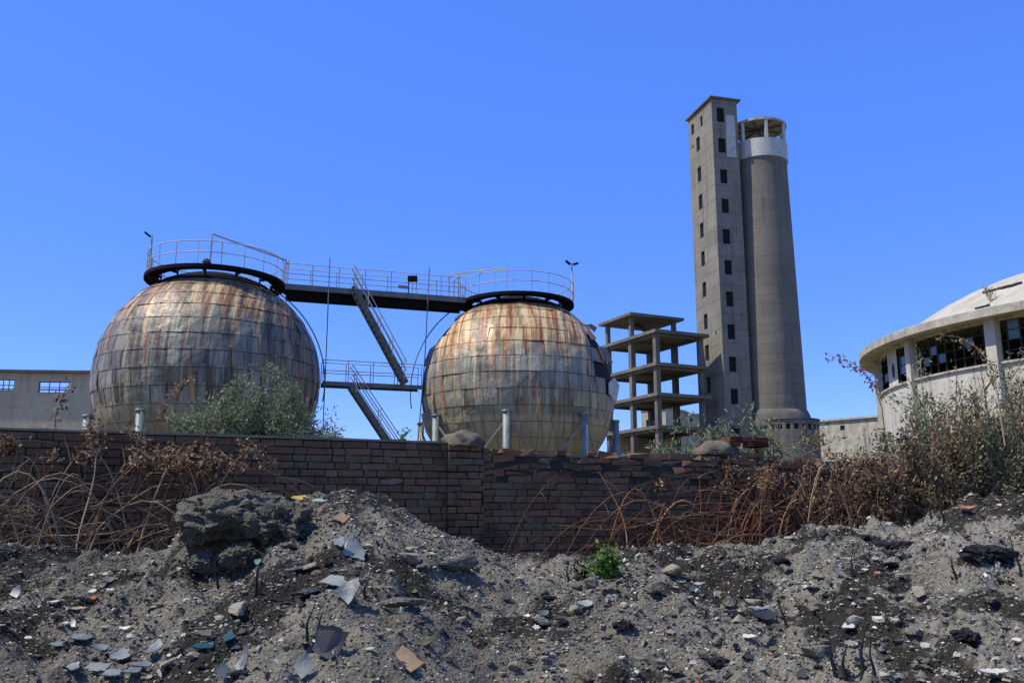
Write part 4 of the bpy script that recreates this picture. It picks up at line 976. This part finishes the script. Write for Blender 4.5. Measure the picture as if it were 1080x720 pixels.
# right hand thicket: in front of and behind the wall
rt = [(930, .5, 462, .5, 'dry thicket of brown leaved stems below the end of the pale annexe', m_dleaf, m_dleaf), (968, .45, 435, .5, 'dry thicket with mixed leaves in front of the round hall', m_dleaf, m_mleaf), (1010, .4, 420, .5, 'dark leafy thicket before the right half of the round hall', m_mleaf, m_dleaf), (1052, .5, 405, .5, 'tall thicket with drying leaves near the right edge of the wall', m_mleaf, m_gleaf), (1100, .5, 395, .6, 'tall dry thicket at the right edge of the wall', m_mleaf, m_dleaf)]
for i, (px, off, py, wd, lb, ml, ml2) in enumerate(rt):
    q = wallp(wall_s(px, off), .55, off); shrub('dry_thicket', q, top_h(px, py, q), wd, 44, 8500, .055, .032, m_cane, ml, lb, 300+i, start=.05, mleaf2=ml2, cat='shrub', rag=.7)
for i, (px, off, py, wd, lb) in enumerate(((925, 1.2, 455, .5, 'grey green shrub behind the wall left of the round hall'), (990, 1.6, 375, .42, 'tall grey green shrub standing against the hall windows'), (1066, 1.4, 378, .55, 'grey green shrub at the right edge in front of the hall'), (1030, 1.9, 412, .5, 'shorter grey green shrub between the two tall ones before the hall'))):
    shrub('wild_shrub', behind(px, off), top_h(px, py, behind(px, off)), wd, 26, 7500, .095, .030, m_cane, m_gleaf, lb, 320+i, start=.35, mleaf2=m_mleaf if i != 1 else None, rag=.6)
# long arching dry sprays against the sky
def spray(pts, label, seed, Y=12.0):
    random.seed(seed); global rng
    rng = np.random.default_rng(seed); P = [PX(x, y, Y+.1*i) for i, (x, y) in enumerate(pts)]; T = thing('dry_spray', P[0], label, 'branch'); Q = []
    for i in range(len(P)-1):
        for k in range(5): Q.append(P[i].lerp(P[i+1], k/5))
    mb = MB(); mb.tube(Q, [.009*(1-.85*k/len(Q)) for k in range(len(Q))], 5); mb.build('stem', m_cane, T)
    n = len(Q)*5; c = np.array([tuple(random.choice(Q[len(Q)//3:])+Vector((random.gauss(0, .035), random.gauss(0, .03), random.gauss(-.03, .04)))) for _ in range(n)]); leaves('leaf', c, .055, .035, m_dleaf, T)
spray([(935, 470), (930, 430), (922, 405), (908, 388), (890, 378), (870, 374)], 'long dry spray arching left against the sky beside the hall', 1, 12.6)
spray([(1060, 470), (1052, 420), (1046, 385), (1030, 366), (1010, 355), (988, 353)], 'dry leafy spray arching across the hall windows', 2, 13.2)
spray([(178, 470), (170, 430), (190, 405), (205, 396)], 'thin dry spray in front of the larger left tank', 3, 10.3)
spray([(60, 470), (58, 440), (66, 418), (74, 400)], 'thin dry spray in front of the factory shell windows', 4, 9.9)
shrub('roof_weed', domep(1044, 318)+Vector((0, -.1, 0)), .9, .35, 10, 150, .12, .03, m_grass, m_grass, 'dry grass tuft growing on the hall roof', 350, cat='plant')

# fresh green plant on the heap and its charred neighbours
q = on_soil(643, 612); shrub('green_plant', q, .24, .08, 9, 420, .035, .024, m_fresh, m_fresh, 'small bright green plant sprouting from the burnt rubble', 360, cat='plant', start=.3)
q = on_soil(612, 612); shrub('withered_plant', q, .14, .06, 5, 60, .03, .016, m_char, m_mleaf, 'small withered brown plant left of the bright green plant', 361, cat='plant', start=.4)

# ------------------------------------------------------------------ things lying in the rubble
def frame_at(tilt, yaw):
    n = Vector((math.sin(tilt)*math.sin(yaw), -math.sin(tilt)*math.cos(yaw), math.cos(tilt))); u = Vector((math.cos(yaw), math.sin(yaw), 0)); v = n.cross(u); return u, v, n
def shard(name, px, py, w_, h_, mat, label, cat, seed, tilt=.7, yaw=0, th=.006, n=6, group=None, rot=0, lift=.02, curve=0):
    random.seed(seed); p = on_soil(px, py); u, v, nn = frame_at(tilt, yaw); mb = MB(); K = []
    if n < 12: n = random.choice((4, 5, 6, 7))
    for k in range(n):
        a = rot+2*math.pi*(k+random.uniform(-.32, .32))/n; r_ = random.uniform(.55, 1.2) if n < 12 else random.uniform(.95, 1.05); K.append((math.cos(a)*w_/2*r_, math.sin(a)*h_/2*r_))
    K2 = []
    for k in range(n):   # nibbled edges
        x0, y0 = K[k]; x1, y1 = K[(k+1) % n]
        for q in range(4): t_ = q/4; j_ = 0 if q == 0 else random.uniform(-.05, .05)*w_; K2.append((x0+(x1-x0)*t_+j_, y0+(y1-y0)*t_+j_))
    K = K2; n = len(K); dirb = random.uniform(0, 3)
    c0 = p+nn*lift+Vector((0, 0, h_*.16*math.sin(tilt))); H_ = lambda x, y: (curve*.6+.35)*((x*math.cos(dirb)+y*math.sin(dirb))**2)/w_
    cen_ = [c0+u*(x*.5)+v*(y*.5)+nn*H_(x*.5, y*.5) for x, y in K]
    top = [c0+u*x+v*y+nn*H_(x, y) for x, y in K]; bot = [q-nn*th for q in top]
    vs = top+cen_+[c0]+bot; b0 = 2*n+1
    fs = [(i, (i+1) % n, n+(i+1) % n, n+i) for i in range(n)]+[(n+i, n+(i+1) % n, 2*n) for i in range(n)]+[(i, b0+i, b0+(i+1) % n, (i+1) % n) for i in range(n)]+[tuple(range(b0+n-1, b0-1, -1))]
    mb.add(vs, fs); o = mb.build(name, mat); return tag(o, label, cat, group)
m_sl = plain('dusty_blue_glass', (.10, .125, .155), .5, var=.5, scale=14, spec=.4, c2=(.21, .23, .24)); m_sl2 = plain('pale_glass', (.20, .25, .29), .5, scale=12, spec=.4, c2=(.36, .37, .35))
m_grn = plain('green_bottle_glass', (.02, .07, .045), .2, spec=.7, scale=9); m_tile = plain('orange_tile', (.45, .12, .06), .8, scale=20); m_tan = plain('tan_plaster', (.42, .30, .20), .9, scale=14)
m_wht = plain('white_shard', (.66, .66, .64), .5, scale=14, var=.3); m_blk = plain('dark_sheet', (.045, .045, .05), .5, scale=9); m_yel = plain('yellow_rag', (.50, .40, .10), .9, scale=20); m_tur = plain('turquoise_plastic', (.20, .33, .33), .6, scale=14)
m_rock = soil('dirty_rock', .12); m_pink = plain('pink_tile', (.42, .20, .15), .8, scale=20)
G = 'dusty blue grey glass shards scattered at the lower left'
for i, (x, y, w_, h_) in enumerate(((85, 680, .13, .07), (108, 688, .10, .06), (128, 698, .17, .09), (78, 708, .10, .09), (105, 710, .15, .09), (150, 706, .12, .07), (118, 717, .12, .08), (164, 690, .07, .10), (60, 684, .09, .05), (140, 714, .10, .07))):
    shard('glass_shard', x, y, w_, h_, m_sl, 'dusty blue grey glass shard lying in the litter of shards at lower left', 'glass shard', 500+i, random.uniform(.25, .6), random.uniform(-.5, .5), group=G, lift=.025)
L = [('glass_shard', 371, 588, .17, .20, m_sl2, 'pale bent glass piece near the centre of the left heap', 'glass shard', .9, .5),
     ('glass_shard', 369, 628, .13, .18, m_sl, 'grey triangular glass piece below the pale bent glass', 'glass shard', 1.0, -.2),
     ('glass_shard', 352, 619, .14, .09, m_sl2, 'flat grey glass piece left of the triangular glass', 'glass shard', .6, .2),
     ('glass_shard', 358, 577, .08, .08, m_sl2, 'small square pale glass piece above the bent glass', 'glass shard', .9, .1),
     ('glass_shard', 397, 572, .08, .06, m_sl, 'small striped bluish shard right of the bent glass', 'glass shard', .6, .6),
     ('metal_sheet', 346, 688, .17, .24, m_blk, 'large dark curved sheet standing at the bottom left of centre', 'metal sheet', 1.15, .1),
     ('glass_shard', 320, 712, .10, .16, m_sl2, 'pale pointed glass shard at the bottom edge left of centre', 'glass shard', 1.1, .3),
     ('glass_shard', 258, 706, .08, .16, m_sl, 'slender blue glass shard beside the green bottle glass', 'glass shard', 1.1, -.4),
     ('glass_shard', 236, 714, .08, .10, m_sl, 'blue glass shard at the bottom edge under the green bottle glass', 'glass shard', 1.0, .5),
     ('bottle_shard', 215, 686, .11, .06, m_grn, 'dark green bottle glass lying flat', 'glass shard', .4, 0),
     ('bottle_shard', 243, 676, .10, .07, m_grn, 'green bottle fragment leaning right of the flat green one', 'glass shard', .8, -.6),
     ('dark_sheet', 250, 686, .15, .05, m_blk, 'curled black strip leaning beside the green bottle fragment', 'scrap', .9, -.9),
     ('bottle_shard', 274, 597, .06, .05, m_tur, 'turquoise glass bit under the dark hollow', 'glass shard', .7, .2),
     ('tile_shard', 97, 636, .07, .045, m_tile, 'bright orange red tile fragment', 'tile fragment', .5, .3),
     ('wood_scrap', 80, 645, .13, .035, m_tan, 'flat tan strip just left of the orange tile fragment', 'scrap', .4, .2),
     ('ceramic_shard', 17, 628, .055, .09, m_wht, 'white bluish ceramic shard standing at the left edge', 'ceramic shard', 1.2, .2),
     ('ceramic_shard', 96, 609, .05, .035, m_wht, 'small white shard above the orange tile', 'ceramic shard', .5, .2),
     ('ceramic_shard', 117, 625, .055, .02, m_wht, 'thin white sliver right of the orange tile', 'ceramic shard', .4, .2),
     ('ceramic_shard', 77, 661, .04, .055, m_wht, 'white shard on the dark ash left of the glass litter', 'ceramic shard', .9, .2),
     ('plaster_piece', 358, 552, .15, .10, m_tan, 'tan broken plaster piece near the heap top', 'plaster piece', 1.0, .3),
     ('rag', 318, 529, .13, .07, m_yel, 'crumpled yellow rag on the heap crest', 'rag', .7, 0),
     ('plastic_strip', 338, 531, .14, .035, m_tur, 'turquoise plastic strip beside the yellow rag', 'plastic scrap', .7, -.2),
     ('plastic_strip', 322, 548, .02, .14, m_tur, 'upright pale turquoise strip hanging below the yellow rag', 'plastic scrap', 1.4, 0),
     ('cardboard_piece', 431, 706, .12, .19, m_tan, 'brown flat board at the bottom edge of the heap', 'board', .8, .5),
     ('glass_disc', 617, 641, .09, .06, m_sl2, 'round bluish glass disc below the green plant', 'glass shard', .5, 0),
     ('tile_shard', 1021, 538, .13, .05, m_pink, 'pink tile fragment on the right crest', 'tile fragment', .6, 0),
     ('ceramic_shard', 896, 668, .08, .045, m_wht, 'smooth white shard in the lower right rubble', 'ceramic shard', .6, 0),
     ('ceramic_shard', 912, 605, .06, .03, m_wht, 'white flat shard in the middle of the right slope', 'ceramic shard', .5, 0),
     ('tile_shard', 925, 608, .04, .03, m_pink, 'tiny pink tile bit beside a white flat shard', 'tile fragment', .5, 0),
     ('glass_shard', 884, 608, .07, .06, m_sl, 'bluish glass chip left of the white flat shard', 'glass shard', .9, 0),
     ('wood_scrap', 800, 645, .25, .04, m_sl2, 'long grey splinter of board on the right slope', 'scrap', .4, .5),
     ('metal_sheet', 806, 654, .22, .06, m_blk, 'dark flat metal strip under the grey splinter', 'metal sheet', .6, .4),
     ('ceramic_shard', 1050, 714, .16, .05, m_wht, 'large white shard at the lower right corner', 'ceramic shard', .5, .2),
     ('wood_scrap', 735, 618, .12, .04, m_sl2, 'grey wood chip right of the green plant', 'scrap', .5, -.6),
     ('ceramic_shard', 791, 675, .09, .03, m_wht, 'thin white shard left of the charred stubs', 'ceramic shard', .5, -.4)]
for i, (nm, x, y, w_, h_, mt, lb, ct, tl, yw) in enumerate(L):
    shard(nm, x, y, w_, h_, mt, lb, ct, 600+i, tl, yw, n=12 if 'disc' in nm else (5 if i % 2 else 6), curve=.5 if 'sheet' in nm else .15, th=.02 if 'plaster' in nm or 'tile' in nm else .006)

def cut_rock(mb, cen, sx, sy, sz, ax, seed, n=22, m=13):
    rr_ = random.Random(seed); pl = []
    for _ in range(11):
        d = Vector((rr_.gauss(0, 1), rr_.gauss(0, 1), rr_.gauss(0, 1))).normalized(); pl.append((d, rr_.uniform(.42, .95)))
    ca, sa = math.cos(ax), math.sin(ax); vs = []
    for i in range(m+1):
        th = math.pi*i/m
        for k in range(n):
            ph = 2*math.pi*k/n; d = Vector((math.sin(th)*math.cos(ph), math.sin(th)*math.sin(ph), math.cos(th)))
            q = min([1.35]+[D/max(d.dot(p), 1e-3) for p, D in pl if d.dot(p) > 0])+.07*mnoise.noise(d*4+Vector((seed, 0, 0)))+.04*mnoise.noise(d*9+Vector((seed, 0, 0)))
            vs.append((cen[0]+(d.x*ca*sx-d.y*sa*sy)*q, cen[1]+(d.x*sa*sx+d.y*ca*sy)*q, cen[2]+d.z*sz*q))
    mb.add(vs, [(i*n+k, i*n+(k+1) % n, (i+1)*n+(k+1) % n, (i+1)*n+k) for i in range(m) for k in range(n)])
def rock(px, py, sx, sy, sz, label, seed, mat=None, name='rock', cat='rock', up=.3, yaw=None, amp=.22, group=None):
    if cat == 'rock': sx, sy, sz = sx*.74, sy*.74, sz*(.5 if mat is m_char else .74)
    random.seed(seed); p = on_soil(px, py); mb = MB(); yw = random.uniform(0, 3) if yaw is None else yaw
    if cat == 'rock' and mat is not m_char: cut_rock(mb, (p.x, p.y, p.z+sz*up), sx, sy, sz, yw, seed)
    else: blob(mb, (p.x, p.y, p.z+sz*up), sx, sy, sz, yw, seed*1.7, 60, 34, amp*1.2, -1.0, 2.6)
    return tag(mb.build(name, mat or m_rock), label, cat, group)
rock(244, 560, .37, .30, .17, 'large grey earth block overhanging the dark hollow', 1, name='earth_block', cat='earth block', up=.5, yaw=.15, amp=.12)
rock(214, 570, .16, .22, .13, 'grey earth lump at the left tip of the overhanging block', 2, name='earth_block', cat='earth block', up=.6, yaw=.3, amp=.14)
rock(298, 560, .20, .17, .12, 'dark rounded earth block right of the hollow', 3, name='earth_block', cat='earth block', up=.3, yaw=.4)
rock(262, 592, .17, .12, .09, 'dark earth lump slumped in the shade of the overhanging block', 31, name='earth_block', cat='earth block', up=.3, yaw=.6, amp=.14)
rock(222, 598, .13, .10, .07, 'small earth lump below the left tip of the overhanging block', 32, name='earth_block', cat='earth block', up=.3, yaw=.1, amp=.14)
rock(478, 604, .18, .12, .075, 'tan flat rock jutting from the right flank of the left heap', 4, yaw=.2, up=.7)
rock(430, 592, .13, .10, .05, 'round pale stone with a hollow on the left heap', 5, m_coping, up=.6)
rock(318, 603, .14, .09, .03, 'dark flat slab lying left of the pale bent glass', 6, m_blk, up=.8, yaw=.1)
rock(326, 628, .12, .07, .025, 'thin dark slab below the first dark slab', 7, m_blk, up=.8, yaw=.1)
rock(428, 640, .16, .08, .05, 'brownish flat stone left of the bare soil patch', 8, yaw=.2, up=.6)
rock(252, 646, .10, .07, .05, 'rounded grey stone beside the charred stubs on the left', 9, m_coping, up=.6)
rock(706, 606, .13, .08, .05, 'flat grey stone right of the green plant', 10, m_coping, up=.6)
rock(688, 626, .15, .09, .05, 'grey stone casting a black shadow below the green plant', 11, up=.7)
rock(868, 564, .09, .07, .06, 'pale stone on the crest near the dark canes', 12, m_coping, up=.4)
rock(972, 630, .12, .07, .05, 'flat grey stone on the right slope', 13, m_coping, up=.6)
rock(1040, 588, .22, .14, .10, 'burnt black earth lump on the right slope', 14, m_char, up=.3)
rock(940, 578, .30, .10, .06, 'low black burnt mound under the right crest', 15, m_char, up=.3)
rock(900, 662, .13, .09, .05, 'pale grey stone above the charred stubs at right', 16, m_coping, up=.5)
rock(1018, 675, .09, .07, .06, 'glossy black lump in the lower right', 17, m_char, up=.5)
rock(860, 690, .14, .09, .05, 'light grey concrete chunk left of the charred stubs', 18, m_coping, up=.5)
random.seed(77)
GR = 'mid sized broken stones half sunk in the rubble'
for i in range(60):
    x = random.uniform(10, 1070); y = random.uniform(max(float(np.interp(x, cpx, cpy))+12, 540), 716); s = random.uniform(.025, .065)
    rock(x, y, s*random.uniform(1, 1.6), s, s*random.uniform(.5, .8), 'mid sized broken stone half sunk in the rubble', 800+i, random.choice((m_coping, m_rock, m_rock, m_char)), group=GR, up=.4)
random.seed(41)
m_chip = plain('pale_chip', (.38, .375, .37), .85, scale=30, c2=(.20, .19, .18)); m_chip2 = plain('charred_chip', (.05, .047, .045), .8, scale=30)
spots = [(random.choice((random.uniform(560, 1075), random.uniform(10, 560), random.uniform(700, 1075))), random.random()) for _ in range(190)]
for i, (x, q_) in enumerate(spots):
    y0 = max(float(np.interp(x, cpx, cpy))+8, 560); y = y0+(716-y0)*q_**.8; w_ = random.uniform(.03, .085); mt = random.choice((m_chip, m_chip, m_chip, m_wht, m_chip2, m_chip2, m_chip2, m_sl, m_capm, m_capm))
    random.seed(2000+i); tl, yw = random.uniform(.1, 1.2), random.uniform(-1, 1)
    shard('debris_chip', x, y, w_, w_*random.uniform(.35, .8), mt, {m_wht: 'small white chip of plaster or tile among the rubble', m_chip: 'small pale grey flat chip among the rubble', m_chip2: 'small blackened flat chip among the rubble', m_capm: 'small brownish flat chip among the rubble', m_sl: 'small blue grey glass chip among the rubble'}[mt], 'debris chip', 2000+i, tl, yw, th=random.uniform(.008, .02), lift=.008, group={m_wht: 'white chips in the rubble', m_chip: 'pale grey chips in the rubble', m_chip2: 'blackened chips in the rubble', m_capm: 'brownish chips in the rubble', m_sl: 'blue grey glass chips in the rubble'}[mt])
random.seed(4)
def stub(x, yb, yt, label, group=None, lean=0):
    p = on_soil(x, yb); h = (yb-yt)/F*p.y; r_ = random.uniform(.007, .012); mb = MB(); lean = lean or random.uniform(-.25, .25)
    P = [p+Vector((lean*h*t*t+.006*math.sin(8*t), 0, -.03+(h+.03)*t)) for t in [k/7 for k in range(8)]]; mb.tube(P, [r_*(1.2-1.0*k/7) for k in range(8)], 7)
    k = random.randrange(2, 5); mb.tube([P[k], P[k]+Vector((random.choice((-1, 1))*.03, .01, .04))], [.004, .001], 5); tag(mb.build('charred_stub', m_char), label, 'charred stick', group)
for x, yb, yt, lb in ((229, 622, 591, 'charred stub under the left part of the dark hollow'), (268, 630, 583, 'tall charred stub in front of the dark hollow'), (258, 656, 637, 'short charred stub left of a rounded grey stone'), (265, 660, 640, 'short charred stub nearest the green bottle glass'), (322, 680, 641, 'leaning charred stub left of the dark curved sheet'), (338, 668, 648, 'short charred stub just above the dark curved sheet'), (384, 632, 612, 'thin charred stub right of the triangular glass'), (172, 716, 704, 'tiny charred stub at the bottom edge by the glass litter'),
                      (599, 612, 594, 'charred stub left of the withered plant'), (828, 660, 628, 'tall charred stub left of the lower right rubble'), (899, 610, 580, 'charred stub in the middle of the right slope'), (898, 660, 646, 'short charred stub beside the smooth white shard'), (953, 660, 645, 'short charred stub in the lower right rubble'), (880, 712, 678, 'leftmost of the charred stubs at the bottom right'), (890, 716, 684, 'second of the charred stubs at the bottom right'), (909, 712, 668, 'tallest of the charred stubs at the bottom right'), (921, 712, 674, 'rightmost of the charred stubs at the bottom right'),
                      (1076, 605, 566, 'charred stub at the right edge of the slope'), (1008, 612, 588, 'bent charred twig near the black earth lump'), (982, 550, 533, 'charred stub at the foot of the dry thicket'), (995, 550, 528, 'charred stub on the crest by the pink tile')):
    stub(x, yb, yt, lb)
